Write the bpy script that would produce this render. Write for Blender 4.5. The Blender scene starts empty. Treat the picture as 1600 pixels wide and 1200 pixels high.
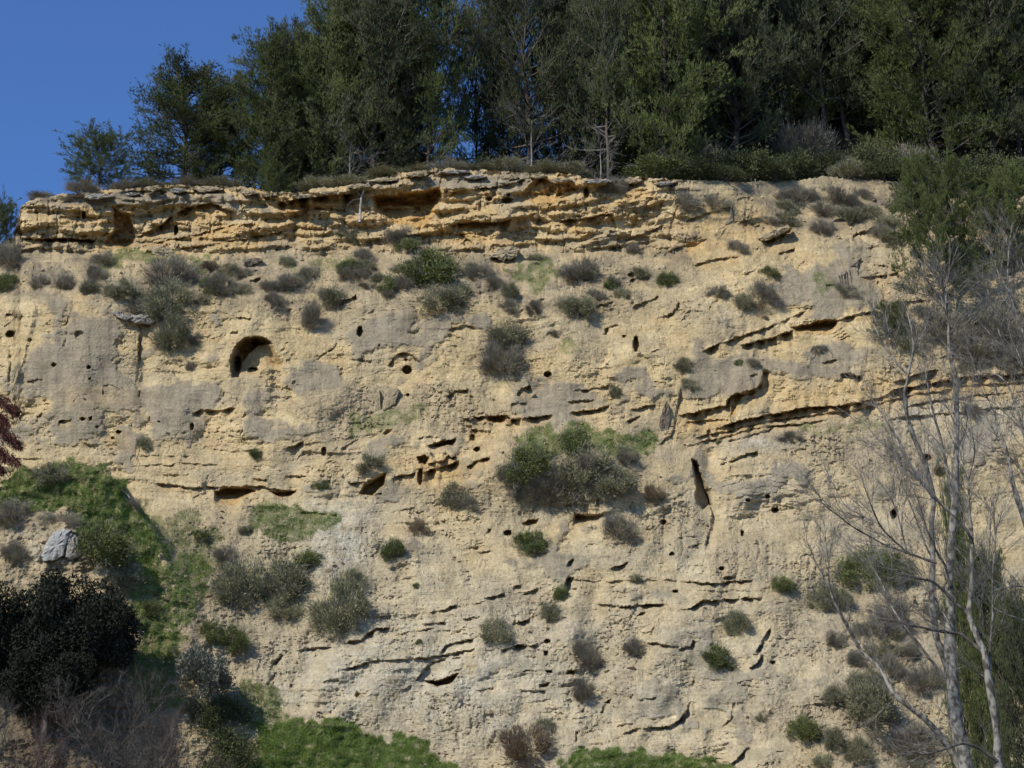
import bpy, math, random
import numpy as np
from mathutils import Matrix, Vector

random.seed(7)
rng = np.random.default_rng(7)
R = math.radians
scene = bpy.context.scene

# ------------------------------------------------------------ camera, world, sun, exposure
PITCH = R(18.0)
FPX = 800 / math.tan(R(14.0))          # focal length in photo pixels (1600 wide)
CAM = np.array([0.0, 0.0, 1.6])
cam = bpy.data.cameras.new('camera')
cam.sensor_width = 36
cam.lens = 18 / math.tan(R(14.0))
cam.clip_end = 6000
cam_ob = bpy.data.objects.new('camera', cam)
cam_ob.location = CAM
cam_ob.rotation_euler = (R(90) + PITCH, 0, 0)
scene.collection.objects.link(cam_ob)
scene.camera = cam_ob

SUN_DIR = Vector((-0.53, -0.55, 0.645)).normalized()     # towards the sun: left, behind the viewer, high
world = bpy.data.worlds.new('World')
scene.world = world
world.use_nodes = True
wn = world.node_tree
for n in list(wn.nodes):
    wn.nodes.remove(n)
sky = wn.nodes.new('ShaderNodeTexSky')
sky.sky_type = 'NISHITA'
sky.sun_disc = False
sky.sun_elevation = math.asin(SUN_DIR.z)
sky.sun_rotation = math.atan2(SUN_DIR.x, SUN_DIR.y)
sky.altitude = 8000
sky.air_density = 1.7
sky.dust_density = 0.0
sky.ozone_density = 10.0
bg = wn.nodes.new('ShaderNodeBackground')
bg.inputs['Strength'].default_value = 0.15
wo = wn.nodes.new('ShaderNodeOutputWorld')
wn.links.new(sky.outputs[0], bg.inputs[0])
wn.links.new(bg.outputs[0], wo.inputs[0])

sun = bpy.data.lights.new('sun', 'SUN')
sun.energy = 4.0
sun.angle = R(0.53)
sun.color = (1.0, 0.95, 0.87)
sun_ob = bpy.data.objects.new('sun', sun)
sun_ob.rotation_euler = (-SUN_DIR).to_track_quat('-Z', 'Y').to_euler()
sun_ob.location = (-40, -30, 60)
scene.collection.objects.link(sun_ob)
scene.view_settings.view_transform = 'Standard'
scene.view_settings.look = 'None'
scene.view_settings.exposure = 0.36
scene.view_settings.gamma = 1
scene.view_settings.use_curve_mapping = False

# ------------------------------------------------------------ helpers
C = scene.collection
CP, SP = math.cos(PITCH), math.sin(PITCH)

def ray(px, py):
    xn = (np.asarray(px, float) - 800) / FPX
    yn = (600 - np.asarray(py, float)) / FPX
    return np.stack([xn, CP - yn * SP, SP + yn * CP], -1)

def at(px, py, Y):
    """point seen at photo pixel (px, py) that stands Y metres out in front"""
    d = ray(px, py)
    return CAM + d * (np.asarray(Y, float) / d[..., 1])[..., None]

def mpp(Y):
    return Y * 1.06 / FPX

def hash2(ix, iy, seed):
    h = (ix.astype(np.int64) * 374761393 + iy.astype(np.int64) * 668265263 + seed * 2147483647) & 0xFFFFFFFF
    h = ((h ^ (h >> 13)) * 1274126177) & 0xFFFFFFFF
    return (h ^ (h >> 16)) & 0xFFFFFFFF

def gnoise(x, y, seed=0):
    x0 = np.floor(x); y0 = np.floor(y)
    fx = x - x0; fy = y - y0
    ux = fx * fx * fx * (fx * (fx * 6 - 15) + 10); uy = fy * fy * fy * (fy * (fy * 6 - 15) + 10)
    def g(ix, iy, dx, dy):
        a = hash2(ix, iy, seed) * (2 * math.pi / 4294967296.0)
        return np.cos(a) * dx + np.sin(a) * dy
    a = g(x0, y0, fx, fy); b = g(x0 + 1, y0, fx - 1, fy)
    c = g(x0, y0 + 1, fx, fy - 1); d = g(x0 + 1, y0 + 1, fx - 1, fy - 1)
    return ((a * (1 - ux) + b * ux) * (1 - uy) + (c * (1 - ux) + d * ux) * uy) * 1.5

def fbm(x, y, seed=0, octs=4, gain=0.5, ridged=False):
    s = 0; a = 1.0; t = 0
    for o in range(octs):
        n = gnoise(x * 2 ** o + o * 17.3, y * 2 ** o - o * 9.1, seed + o)
        if ridged:
            n = 1 - 2 * np.abs(n)
        s = s + a * n; t += a; a *= gain
    return s / t

def sstep(a, b, x):
    t = np.clip((x - a) / (b - a), 0, 1)
    return t * t * (3 - 2 * t)

def make_mesh(name, verts, tris=None, quads=None, smooth=False):
    me = bpy.data.meshes.new(name)
    verts = np.asarray(verts, np.float32).reshape(-1, 3)
    parts = []; starts = []; off = 0; nf = 0
    for f, k in ((tris, 3), (quads, 4)):
        if f is not None and len(f):
            f = np.asarray(f, np.int32).reshape(-1, k)
            parts.append(f.ravel()); starts.append(off + np.arange(len(f), dtype=np.int32) * k)
            off += f.size; nf += len(f)
    idx = np.concatenate(parts); st = np.concatenate(starts)
    me.vertices.add(len(verts)); me.vertices.foreach_set('co', verts.ravel())
    me.loops.add(len(idx)); me.loops.foreach_set('vertex_index', idx)
    me.polygons.add(nf); me.polygons.foreach_set('loop_start', st)
    me.polygons.foreach_set('use_smooth', np.full(nf, smooth, dtype=bool))
    me.update(calc_edges=True)
    me.validate(verbose=False)
    return me

def add_col(me, col, name='tint'):
    a = me.color_attributes.new(name, 'FLOAT_COLOR', 'POINT')
    n = len(me.vertices)
    c = np.ones((n, 4), np.float32); c[:, :3] = np.asarray(col, np.float32).reshape(n, -1)
    a.data.foreach_set('color', c.ravel())

def link(name, me, mat=None, parent=None):
    o = bpy.data.objects.new(name, me)
    if mat is not None:
        me.materials.append(mat)
    C.objects.link(o)
    if parent is not None:
        o.parent = parent
    return o

def empty(name, loc=(0, 0, 0)):
    o = bpy.data.objects.new(name, None)
    o.location = loc
    o.empty_display_size = 0.3
    C.objects.link(o)
    return o

def tag(o, label=None, cat=None, group=None, kind=None):
    if label: o['label'] = label
    if cat: o['category'] = cat
    if group: o['group'] = group
    if kind: o['kind'] = kind
    return o

class MB:
    """collects tapered tubes"""
    def __init__(s):
        s.v = []; s.q = []; s.n = 0
    def tube(s, pts, rad, sides=5):
        pts = np.asarray(pts, float); rad = np.asarray(rad, float)
        m = len(pts)
        if m < 2: return
        d = np.gradient(pts, axis=0)
        d /= (np.linalg.norm(d, axis=1, keepdims=True) + 1e-9)
        ref = np.array([0.31, 0.87, 0.38]) if abs(d[0] @ np.array([0.31, 0.87, 0.38])) < .9 else np.array([1., 0, 0])
        u = np.cross(d, ref); u /= (np.linalg.norm(u, axis=1, keepdims=True) + 1e-9)
        w = np.cross(d, u)
        a = np.arange(sides) * 2 * math.pi / sides
        ring = pts[:, None, :] + rad[:, None, None] * (np.cos(a)[None, :, None] * u[:, None, :] + np.sin(a)[None, :, None] * w[:, None, :])
        s.v.append(ring.reshape(-1, 3))
        i = np.arange(m - 1)[:, None] * sides; j = np.arange(sides)[None, :]; k = (j + 1) % sides
        q = np.stack([i + j, i + k, i + sides + k, i + sides + j], -1).reshape(-1, 4) + s.n
        s.q.append(q); s.n += m * sides
    def mesh(s, name, smooth=True):
        return make_mesh(name, np.concatenate(s.v), None, np.concatenate(s.q), smooth)

# ------------------------------------------------------------ materials
def new_mat(name):
    m = bpy.data.materials.new(name); m.use_nodes = True
    nt = m.node_tree
    b = nt.nodes['Principled BSDF']
    b.inputs['Roughness'].default_value = 0.9
    b.inputs['Specular IOR Level'].default_value = 0.15
    return m, nt, b

def mat_rock(name='cliff_rock', scale=1.0, flat=None):
    m, nt, b = new_mat(name)
    N = nt.nodes; L = nt.links
    tc = N.new('ShaderNodeTexCoord')
    if flat is None:
        at_ = N.new('ShaderNodeAttribute'); at_.attribute_name = 'tint'
        base = at_.outputs['Color']
    else:
        rgb = N.new('ShaderNodeRGB'); rgb.outputs[0].default_value = (*flat, 1); base = rgb.outputs[0]
    n1 = N.new('ShaderNodeTexNoise'); n1.inputs['Scale'].default_value = 1.6 * scale; n1.inputs['Detail'].default_value = 10; n1.inputs['Roughness'].default_value = 0.68
    L.new(tc.outputs['Object'], n1.inputs['Vector'])
    mp = N.new('ShaderNodeMapping'); mp.inputs['Scale'].default_value = (0.9, 0.9, 7)
    mp.inputs['Rotation'].default_value = (0, R(4), 0)
    L.new(tc.outputs['Object'], mp.inputs['Vector'])
    n2 = N.new('ShaderNodeTexNoise'); n2.inputs['Scale'].default_value = 1.0 * scale; n2.inputs['Detail'].default_value = 6; n2.inputs['Roughness'].default_value = 0.6
    L.new(mp.outputs[0], n2.inputs['Vector'])
    mp3 = N.new('ShaderNodeMapping'); mp3.inputs['Scale'].default_value = (5, 5, 0.9)
    L.new(tc.outputs['Object'], mp3.inputs['Vector'])
    n3 = N.new('ShaderNodeTexNoise'); n3.inputs['Scale'].default_value = 1.0 * scale; n3.inputs['Detail'].default_value = 5
    L.new(mp3.outputs[0], n3.inputs['Vector'])
    n4 = N.new('ShaderNodeTexNoise'); n4.inputs['Scale'].default_value = 9 * scale; n4.inputs['Detail'].default_value = 6; n4.inputs['Roughness'].default_value = 0.75
    L.new(tc.outputs['Object'], n4.inputs['Vector'])
    # tone = product of ranges
    def rng_(inp, lo, hi):
        r = N.new('ShaderNodeMapRange'); r.inputs['From Min'].default_value = 0.25; r.inputs['From Max'].default_value = 0.75
        r.inputs['To Min'].default_value = lo; r.inputs['To Max'].default_value = hi
        L.new(inp, r.inputs['Value']); return r.outputs[0]
    def mul(a, c):
        q = N.new('ShaderNodeMath'); q.operation = 'MULTIPLY'; L.new(a, q.inputs[0]); L.new(c, q.inputs[1]); return q.outputs[0]
    t = mul(rng_(n1.outputs[0], 0.78, 1.2), rng_(n2.outputs[0], 0.86, 1.12))
    t = mul(t, rng_(n3.outputs[0], 0.9, 1.08))
    t = mul(t, rng_(n4.outputs[0], 0.68, 1.26))
    vm = N.new('ShaderNodeVectorMath'); vm.operation = 'SCALE'
    L.new(base, vm.inputs[0]); L.new(t, vm.inputs['Scale'])
    L.new(vm.outputs[0], b.inputs['Base Color'])
    s = N.new('ShaderNodeMath'); s.operation = 'ADD'
    L.new(n4.outputs[0], s.inputs[0])
    s2 = N.new('ShaderNodeMath'); s2.operation = 'MULTIPLY_ADD'; s2.inputs[1].default_value = 1.6
    s2.inputs[1].default_value = 0.7; L.new(n2.outputs[0], s2.inputs[0]); L.new(n1.outputs[0], s2.inputs[2])
    L.new(s2.outputs[0], s.inputs[1])
    bu = N.new('ShaderNodeBump'); bu.inputs['Strength'].default_value = 0.85; bu.inputs['Distance'].default_value = 0.14
    L.new(s.outputs[0], bu.inputs['Height'])
    L.new(bu.outputs[0], b.inputs['Normal'])
    b.inputs['Roughness'].default_value = 0.95
    b.inputs['Specular IOR Level'].default_value = 0.08
    return m

def mat_leaf(name, c1, c2, rough=0.7, spec=0.15, trans=0.0):
    """leaf colour runs between two tones by a per-leaf number and a per-plant random"""
    m, nt, b = new_mat(name)
    N = nt.nodes; L = nt.links
    a = N.new('ShaderNodeAttribute'); a.attribute_name = 'tint'
    sep = N.new('ShaderNodeSeparateColor'); L.new(a.outputs['Color'], sep.inputs[0])
    oi = N.new('ShaderNodeObjectInfo')
    mix = N.new('ShaderNodeMix'); mix.data_type = 'RGBA'
    L.new(sep.outputs[0], mix.inputs['Factor'])
    mix.inputs['A'].default_value = (*c1, 1); mix.inputs['B'].default_value = (*c2, 1)
    mr = N.new('ShaderNodeMapRange'); mr.inputs['To Min'].default_value = 0.8; mr.inputs['To Max'].default_value = 1.2
    L.new(oi.outputs['Random'], mr.inputs['Value'])
    vm = N.new('ShaderNodeVectorMath'); vm.operation = 'SCALE'
    L.new(mix.outputs['Result'], vm.inputs[0]); L.new(mr.outputs[0], vm.inputs['Scale'])
    L.new(vm.outputs[0], b.inputs['Base Color'])
    b.inputs['Roughness'].default_value = rough
    b.inputs['Specular IOR Level'].default_value = spec
    return m

def mat_bark(name, c1, c2, scale=6):
    m, nt, b = new_mat(name)
    N = nt.nodes; L = nt.links
    tc = N.new('ShaderNodeTexCoord')
    n = N.new('ShaderNodeTexNoise'); n.inputs['Scale'].default_value = scale; n.inputs['Detail'].default_value = 6
    mp = N.new('ShaderNodeMapping'); mp.inputs['Scale'].default_value = (1, 1, 0.6)
    L.new(tc.outputs['Object'], mp.inputs[0]); L.new(mp.outputs[0], n.inputs['Vector'])
    cr = N.new('ShaderNodeValToRGB')
    cr.color_ramp.elements[0].position = 0.40; cr.color_ramp.elements[0].color = (*c1, 1)
    cr.color_ramp.elements[1].position = 0.58; cr.color_ramp.elements[1].color = (*c2, 1)
    L.new(n.outputs[0], cr.inputs[0]); L.new(cr.outputs[0], b.inputs['Base Color'])
    bu = N.new('ShaderNodeBump'); bu.inputs['Strength'].default_value = 0.5; bu.inputs['Distance'].default_value = 0.03
    L.new(n.outputs[0], bu.inputs['Height']); L.new(bu.outputs[0], b.inputs['Normal'])
    return m

M = {}
M['rock'] = mat_rock()
M['stone_grey'] = mat_rock('grey_stone', 1.6, (0.36, 0.33, 0.28))
M['stone_white'] = mat_rock('white_stone', 1.2, (0.43, 0.42, 0.38))
M['stone_tan'] = mat_rock('tan_stone', 1.6, (0.42, 0.34, 0.21))
M['stone_brown'] = mat_rock('brown_stone', 2.0, (0.22, 0.18, 0.13))
M['pine'] = mat_leaf('pine_needles', (0.048, 0.066, 0.019), (0.118, 0.137, 0.042))
M['pine_fresh'] = mat_leaf('fresh_pine_needles', (0.046, 0.066, 0.017), (0.122, 0.145, 0.042))
M['pine_dark'] = mat_leaf('pine_needles_dark', (0.040, 0.052, 0.022), (0.098, 0.110, 0.052))
M['pine_grey'] = mat_leaf('dry_pine_twigs', (0.10, 0.09, 0.07), (0.20, 0.19, 0.15))
M['grey_green'] = mat_leaf('grey_green_leaves', (0.12, 0.120, 0.064), (0.35, 0.335, 0.195))
M['purple'] = mat_leaf('dry_grey_twigs', (0.150, 0.132, 0.090), (0.37, 0.335, 0.240))
M['green'] = mat_leaf('green_leaves', (0.065, 0.082, 0.026), (0.21, 0.235, 0.075))
M['brown'] = mat_leaf('brown_dry_leaves', (0.17, 0.125, 0.075), (0.38, 0.29, 0.18))
M['silver'] = mat_leaf('silver_leaves', (0.075, 0.082, 0.060), (0.23, 0.24, 0.185), 0.5, 0.3)
M['ever'] = mat_leaf('evergreen_thicket', (0.035, 0.044, 0.018), (0.115, 0.130, 0.055))
M['oak'] = mat_leaf('dark_evergreen_leaves', (0.008, 0.010, 0.006), (0.026, 0.030, 0.017))
M['rust'] = mat_leaf('rust_needles', (0.040, 0.015, 0.012), (0.11, 0.042, 0.030))
M['grass'] = mat_leaf('grass_blades', (0.085, 0.135, 0.024), (0.23, 0.32, 0.075))
M['dry'] = mat_leaf('dry_grass', (0.16, 0.13, 0.075), (0.38, 0.31, 0.19))
M['bark_pale'] = mat_bark('pale_bark', (0.065, 0.057, 0.046), (0.25, 0.232, 0.195), 7)
M['bark_dark'] = mat_bark('dark_bark', (0.035, 0.030, 0.026), (0.10, 0.09, 0.078), 5)
M['bark_grey'] = mat_bark('grey_bark', (0.10, 0.09, 0.08), (0.24, 0.225, 0.20), 6)
M['twig_grey'] = mat_bark('thicket_twig', (0.045, 0.040, 0.034), (0.125, 0.112, 0.096), 6)
M['bark_dry'] = mat_bark('dry_limb_bark', (0.06, 0.052, 0.045), (0.17, 0.155, 0.135), 6)
M['bark_pine'] = mat_bark('pine_bark', (0.045, 0.036, 0.030), (0.14, 0.12, 0.10), 6)
M['dead'] = mat_bark('dead_wood', (0.20, 0.18, 0.155), (0.42, 0.39, 0.345), 6)
M['root'] = mat_bark('root_wood', (0.09, 0.07, 0.055), (0.24, 0.20, 0.16), 6)

# ------------------------------------------------------------ the cliff: depth field over the photo's pixels
SKX = [-700, -300, -120, -20, 20, 33, 60, 100, 160, 200, 253, 333, 383, 430, 467, 500, 530, 573, 630, 680, 763, 830, 897, 930, 997, 1060, 1195, 1300, 1400, 1600, 1900, 2300]
SKY_ = [560, 470, 420, 392, 372, 322, 308, 304, 298, 294, 290, 290, 293, 299, 300, 293, 292, 283, 270, 263, 267, 269, 272, 281, 277, 281, 284, 276, 284, 306, 330, 350]
def skyline(px):
    px = np.asarray(px, float)
    s = np.interp(px, SKX, SKY_)
    return s + 3.5 * fbm(px / 22, px * 0 + 3.3, 5, 4) + 2.0 * gnoise(px / 5, px * 0 + 1.3, 8)

colx = np.concatenate([np.linspace(-700, -40, 46)[:-1], np.arange(-40, 1640, 1.9), np.linspace(1642, 2300, 46)])
sk = skyline(colx)
SK_BOT = 1232.0
nv = 500
tv = np.linspace(0, 1, nv) ** 0.97
rows_in = sk[None, :] + (SK_BOT - sk[None, :]) * tv[:, None]
rows_lo = np.repeat(np.linspace(SK_BOT, 1660, 61)[1:, None], len(colx), 1)
PY = np.concatenate([rows_in, rows_lo], 0)
PX = np.repeat(colx[None, :], PY.shape[0], 0)

RY = [200, 250, 300, 375, 395, 470, 560, 700, 760, 800, 900, 1000, 1100, 1200, 1300, 1400, 1520, 1660]
YL = [106, 104.6, 103.6, 103.0, 102.5, 99.4, 98.1, 96.3, 95.4, 94.6, 92.2, 90.2, 88.5, 87.0, 83.5, 79.0, 74, 68]
YR = [112, 109.0, 106.5, 103.2, 102.6, 100.4, 98.7, 97.0, 96.2, 95.4, 92.6, 90.2, 88.0, 86.0, 82.5, 78.5, 74, 68]
wR = sstep(1000, 1300, PX)
Y = np.interp(PY, RY, YL) * (1 - wR) + np.interp(PY, RY, YR) * wR
# the left end turns away from the viewer
Y += 0.00016 * np.clip(40 - PX, 0, 400) ** 2 * sstep(1100, 700, PY) * 0.5
# gentle macro relief: buttresses, gullies, bulges
Y += 0.95 * fbm(PX / 240, PY / 300, 11, 3)
Y += 0.45 * fbm(PX / 90, PY / 130, 15, 3)
Y += 0.42 * fbm((PX + .35 * PY) / 66, (PY - .2 * PX) / 95, 17, 2) * sstep(420, 560, PY) * sstep(250, 480, PX + .5 * (900 - PY).clip(0)) + 0.14 * sstep(.2, 1.0, 1 - 2.2 * np.abs(gnoise((PX + .35 * PY) / 105, PY / 260, 19))) * sstep(640, 800, PY)

# warped coordinates for all traced features: ragged edges
WX = PX + 3.2 * fbm(PX / 18, PY / 18, 21, 5, .62) + 3.0 * gnoise(PX / 50, PY / 50, 25)
WY = PY + 3.6 * fbm(PX / 17, PY / 17, 31, 5, .62) + 2.0 * gnoise(PX / 50, PY / 50, 35)
REC = np.zeros_like(Y)        # recess in metres, + = into the rock
OCH = np.zeros_like(Y)        # fresh ochre rock

def sub(x0, x1, y0, y1):
    c0, c1 = np.searchsorted(colx, [x0, x1])
    c0 = max(c0 - 1, 0); c1 = min(c1 + 1, len(colx))
    r = np.where((PY[:, c0:c1].max(1) >= y0) & (PY[:, c0:c1].min(1) <= y1))[0]
    if len(r) == 0 or c1 <= c0: return None
    return slice(r[0], r[-1] + 1), slice(c0, c1)

def seg_dist(x, y, pts):
    best = np.full(x.shape, 1e9); sgn = np.ones(x.shape); tt = np.zeros(x.shape)
    P = np.asarray(pts, float)
    ln = np.hypot(*(P[1:] - P[:-1]).T); cum = np.concatenate([[0], np.cumsum(ln)])
    for i in range(len(P) - 1):
        ax, ay = P[i]; bx, by = P[i + 1]
        dx, dy = bx - ax, by - ay
        t = np.clip(((x - ax) * dx + (y - ay) * dy) / (dx * dx + dy * dy + 1e-9), 0, 1)
        ex = x - ax - t * dx; ey = y - ay - t * dy
        d = np.hypot(ex, ey)
        s = (-dy) * ex + dx * ey
        m = d < best
        best = np.where(m, d, best); sgn = np.where(m, np.sign(s), sgn)
        tt = np.where(m, (cum[i] + t * ln[i]) / cum[-1], tt)
    return best, sgn, tt

def ledge(pts, d, h, och=0.5, lip=0.3, taper=0.14):
    """a hard bed overhanging to the left of the line; the rock below (right of it) is cut back d metres, easing out over h px"""
    P = np.asarray(pts, float); m = 5 * h + 14
    r = sub(P[:, 0].min() - m, P[:, 0].max() + m, P[:, 1].min() - m, P[:, 1].max() + m)
    if r is None: return
    x, y = WX[r], WY[r]
    dist, sg, t = seg_dist(x, y, P)
    ends = sstep(0, taper, t) * sstep(1, 1 - taper, t)
    var = 0.78 + 1.0 * gnoise(x / 13, y / 40, 77)
    hh = h * (1.05 + .8 * gnoise(x / 19 + 5, y / 60, 79))
    below = d * np.exp(-(dist / (hh * 1.3)) ** 1.25) * sstep(0, 1.3, dist * (sg > 0))
    above = -lip * d * np.exp(-dist / (2.2 * h)) * (sg <= 0)
    REC[r] += (below * np.clip(var, .12, 1.5) + above * np.clip(var, .3, 1.5)) * ends
    OCH[r] = np.maximum(OCH[r], och * np.exp(-dist / (h * 1.6)) * (sg > 0) * ends)

def crack(pts, d=0.3, w=1.8):
    P = np.asarray(pts, float)
    r = sub(P[:, 0].min() - 9, P[:, 0].max() + 9, P[:, 1].min() - 9, P[:, 1].max() + 9)
    if r is None: return
    dist, sg, t = seg_dist(WX[r], WY[r], P)
    REC[r] += .8 * d * sstep(w * 1.1, w * 0.15, dist) * np.clip(.7 + gnoise(WX[r] / 9, WY[r] / 9, 83), .1, 1.2) * sstep(0, .1, t) * sstep(1, .9, t)

def hole(x, y, rx, ry, d=0.8, och=0.2):
    r = sub(x - 2 * rx - 4, x + 2 * rx + 4, y - 2 * ry - 4, y + 2 * ry + 4)
    if r is None: return
    e = np.hypot((0.7 * PX[r] + 0.3 * WX[r] - x) / rx, (0.7 * PY[r] + 0.3 * WY[r] - y) / ry)
    REC[r] += d * sstep(1.1, 0.8, e)
    OCH[r] = np.maximum(OCH[r], och * sstep(1.6, 1.0, e))

def niche(pts, d, soft=4, floor=True, och=0.8):
    """a hollow with the traced outline; deepest under its roof, the floor running out to the face"""
    P = np.asarray(pts, float)
    r = sub(P[:, 0].min() - 6, P[:, 0].max() + 6, P[:, 1].min() - 6, P[:, 1].max() + 6)
    if r is None: return
    x, y = WX[r], WY[r]
    Q = np.vstack([P, P[:1]])
    dist, _, _ = seg_dist(x, y, Q)
    ins = np.zeros(x.shape, bool)
    for i in range(len(P)):
        ax, ay = Q[i]; bx, by = Q[i + 1]
        c = ((ay > y) != (by > y)) & (x < (bx - ax) * (y - ay) / (by - ay + 1e-9) + ax)
        ins ^= c
    f = sstep(0, soft, dist) * ins
    if floor:
        y0, y1 = P[:, 1].min(), P[:, 1].max()
        f = f * (0.12 + 0.88 * sstep(y1, y0 + 0.25 * (y1 - y0), y))
    REC[r] += d * f
    OCH[r] = np.maximum(OCH[r], och * ins)

def inpoly(x, y, P):
    ins = np.zeros(np.shape(x), bool)
    Q = list(P) + [P[0]]
    for i in range(len(P)):
        ax, ay = Q[i]; bx, by = Q[i + 1]
        ins ^= ((ay > y) != (by > y)) & (x < (bx - ax) * (y - ay) / (by - ay + 1e-9) + ax)
    return ins

def bulge(x, y, rx, ry, d, p=2):
    e = ((PX - x) / rx) ** 2 + ((PY - y) / ry) ** 2
    global Y
    Y -= d * np.exp(-e ** (p / 2))

# --- big forms
bulge(105, 345, 78, 34, .8, 4)                # the prow at the left end of the crown
bulge(255, 350, 60, 40, -0.8)
bulge(630, 290, 60, 18, 0.8)
bulge(770, 335, 60, 12, 0.6)
bulge(920, 320, 60, 30, 0.5)
bulge(885, 735, 135, 62, 1.9)                  # the planted bulge in mid face
bulge(1170, 880, 62, 45, 0.9)                  # dirt dome
bulge(960, 850, 60, 80, 0.5)
bulge(1200, 745, 80, 50, 0.55)
bulge(640, 1010, 120, 60, 0.5)
bulge(930, 1010, 26, 120, -0.7)                # gully
bulge(1110, 760, 14, 60, -0.6)
bulge(90, 560, 60, 120, 0.4)
bulge(228, 560, 16, 70, -0.6)
bulge(1240, 1060, 60, 60, 0.3)
bulge(300, 820, 90, 30, 0.6)
# --- crown of the cliff
ledge([(28, 371), (60, 374), (110, 372), (176, 377)], 0.9, 9, .5)
niche([(176, 322), (204, 335), (214, 372), (203, 390), (160, 384), (178, 358)], 1.2, 6, False)
ledge([(206, 372), (250, 352), (290, 324), (330, 318), (362, 330), (378, 344)], 0.8, 9, .9)
ledge([(205, 392), (240, 380), (300, 366), (360, 352), (420, 346)], 0.35, 6, .9)
ledge([(215, 398), (280, 388), (350, 376), (430, 364), (480, 352)], 0.3, 5, .8)
ledge([(160, 300), (230, 297), (300, 300), (370, 297)], 0.35, 5, .1)
hole(275, 360, 3.2, 8, 1.0); hole(131, 336, 3, 6, .8); hole(285, 334, 8, 4, .6, .8); hole(405, 357, 2, 2, .5); hole(252, 357, 2, 2, .4)
ledge([(425, 318), (480, 308), (560, 302)], 1.3, 17, .75)
ledge([(440, 332), (500, 326), (555, 330)], 0.4, 6, .8)
niche([(577, 306), (632, 301), (688, 291), (693, 305), (676, 334), (664, 358), (612, 349), (584, 326)], 2.2, 9, True, 1)
ledge([(577, 306), (632, 301), (688, 292)], 0.5, 6, .9)
ledge([(585, 284), (640, 277), (686, 268)], 0.3, 5, .2)
hole(653, 327, 4, 3, .5); hole(640, 319, 9, 2.5, .4)
ledge([(690, 300), (740, 296), (800, 286), (845, 272)], 0.45, 6, .3)
ledge([(693, 351), (740, 348), (780, 346), (824, 337)], 0.75, 9, .6)
ledge([(690, 364), (725, 367), (768, 359)], 0.3, 6, .7)
crack([(749, 332), (750, 314)], .4, 3)
hole(764, 311, 5, 3, .6); hole(792, 313, 8, 5, .7); hole(794, 305, 2.5, 2, .5)
niche([(813, 304), (830, 288), (845, 274), (900, 286), (905, 300), (885, 309), (850, 324), (818, 314)], 0.8, 7, True, .9)
hole(863, 295, 6, 5, .4, .9); hole(875, 306, 7, 5, .4, .9); hole(917, 302, 3.5, 9, .7)
ledge([(868, 344), (900, 343), (962, 332)], 0.7, 8, .6)
ledge([(930, 290), (960, 283), (1000, 287)], 0.4, 6, .3)
ledge([(1020, 288), (1062, 285)], 0.7, 7, .3)
crack([(919, 325), (915, 305)], .35, 2.2)
hole(731, 380, 7, 6, .7); ledge([(765, 404), (785, 402), (805, 398)], .5, 6, 1)
ledge([(690, 400), (710, 395), (735, 399)], .3, 5, .9)
niche([(1040, 392), (1085, 375), (1110, 372), (1075, 398), (1045, 410)], .4, 5, True, .7)
niche([(1150, 346), (1185, 340), (1200, 348), (1165, 358)], .4, 4, True, .9)
ledge([(1188, 376), (1210, 370), (1237, 356)], .75, 9, .8)
ledge([(1330, 369), (1350, 361), (1368, 353)], .6, 7, .3)
ledge([(1215, 396), (1243, 388)], .4, 4, .2)
ledge([(1395, 372), (1430, 364), (1450, 362)], .3, 5, .2)
for a in ([(960, 380), (1000, 366), (1040, 350)], [(1060, 350), (1110, 330), (1150, 320)], [(1080, 415), (1120, 405), (1160, 400)], [(1300, 345), (1330, 335)]):
    ledge(a, .3, 5, .6)
# --- upper wall, left
ledge([(8, 490), (26, 491), (42, 494)], .4, 4, .4); hole(16, 522, 7, 5, .9)
crack([(5, 511), (27, 498)], .2, 1.5)
ledge([(20, 608), (38, 552), (48, 488), (50, 460)], -.35, 8, 0, 0)
crack([(16, 600), (18, 570), (14, 545)], .4, 3)
crack([(99, 545), (104, 515), (107, 493)], .25, 2.2)
hole(124, 524, 7, 8, .25, 0); hole(84, 570, 4, 3, .4); hole(139, 574, 2.5, 3, .5); hole(140, 592, 2.2, 2, .5); hole(47, 532, 3, 3, .3)
crack([(159, 617), (162, 604), (175, 602), (192, 611)], .25, 1.6)
crack([(114, 628), (124, 618), (140, 613)], .12, 1.2)
ledge([(212, 606), (211, 585), (214, 560), (220, 520)], .6, 6, 0, .1)
ledge([(222, 577), (250, 577)], .25, 2.5, .2); crack([(217, 622), (219, 610)], .2, 2)
ledge([(92, 656), (102, 658), (113, 656)], .4, 3, .9)
hole(130, 655, 4, 2.5, .4); hole(142, 654, 2.5, 3, .4); hole(152, 667, 2, 2, .4); hole(186, 675, 4, 3, .7); hole(176, 685, 3, 2, .3, .8)
ledge([(53, 660), (58, 650), (66, 645)], .25, 3, .2)
ledge([(125, 688), (140, 694), (152, 696)], .3, 3, .2)
ledge([(36, 717), (66, 717)], .2, 2, .3)
hole(300, 667, 3, 6, .5); hole(248, 659, 1.5, 1.5, .3); hole(233, 655, 1.5, 4, .2)
ledge([(299, 647), (315, 641), (345, 641), (371, 636)], .45, 4, .7)
niche([(362, 589), (360, 561), (369, 540), (383, 528), (400, 524), (418, 530), (434, 547), (444, 570), (441, 583), (414, 577), (398, 584), (374, 585)], 1.5, 12, False, .12)
niche([(361, 589), (359, 561), (368, 539), (383, 527), (400, 523), (419, 529), (428, 540), (408, 541), (388, 553), (376, 572), (373, 589)], 1.3, 4, False, .3)
hole(400, 535, 5, 7, .8); hole(371, 569, 5, 13, .9); hole(395, 579, 9, 5, .9)
bulge(412, 560, 16, 18, 0.6)
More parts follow.
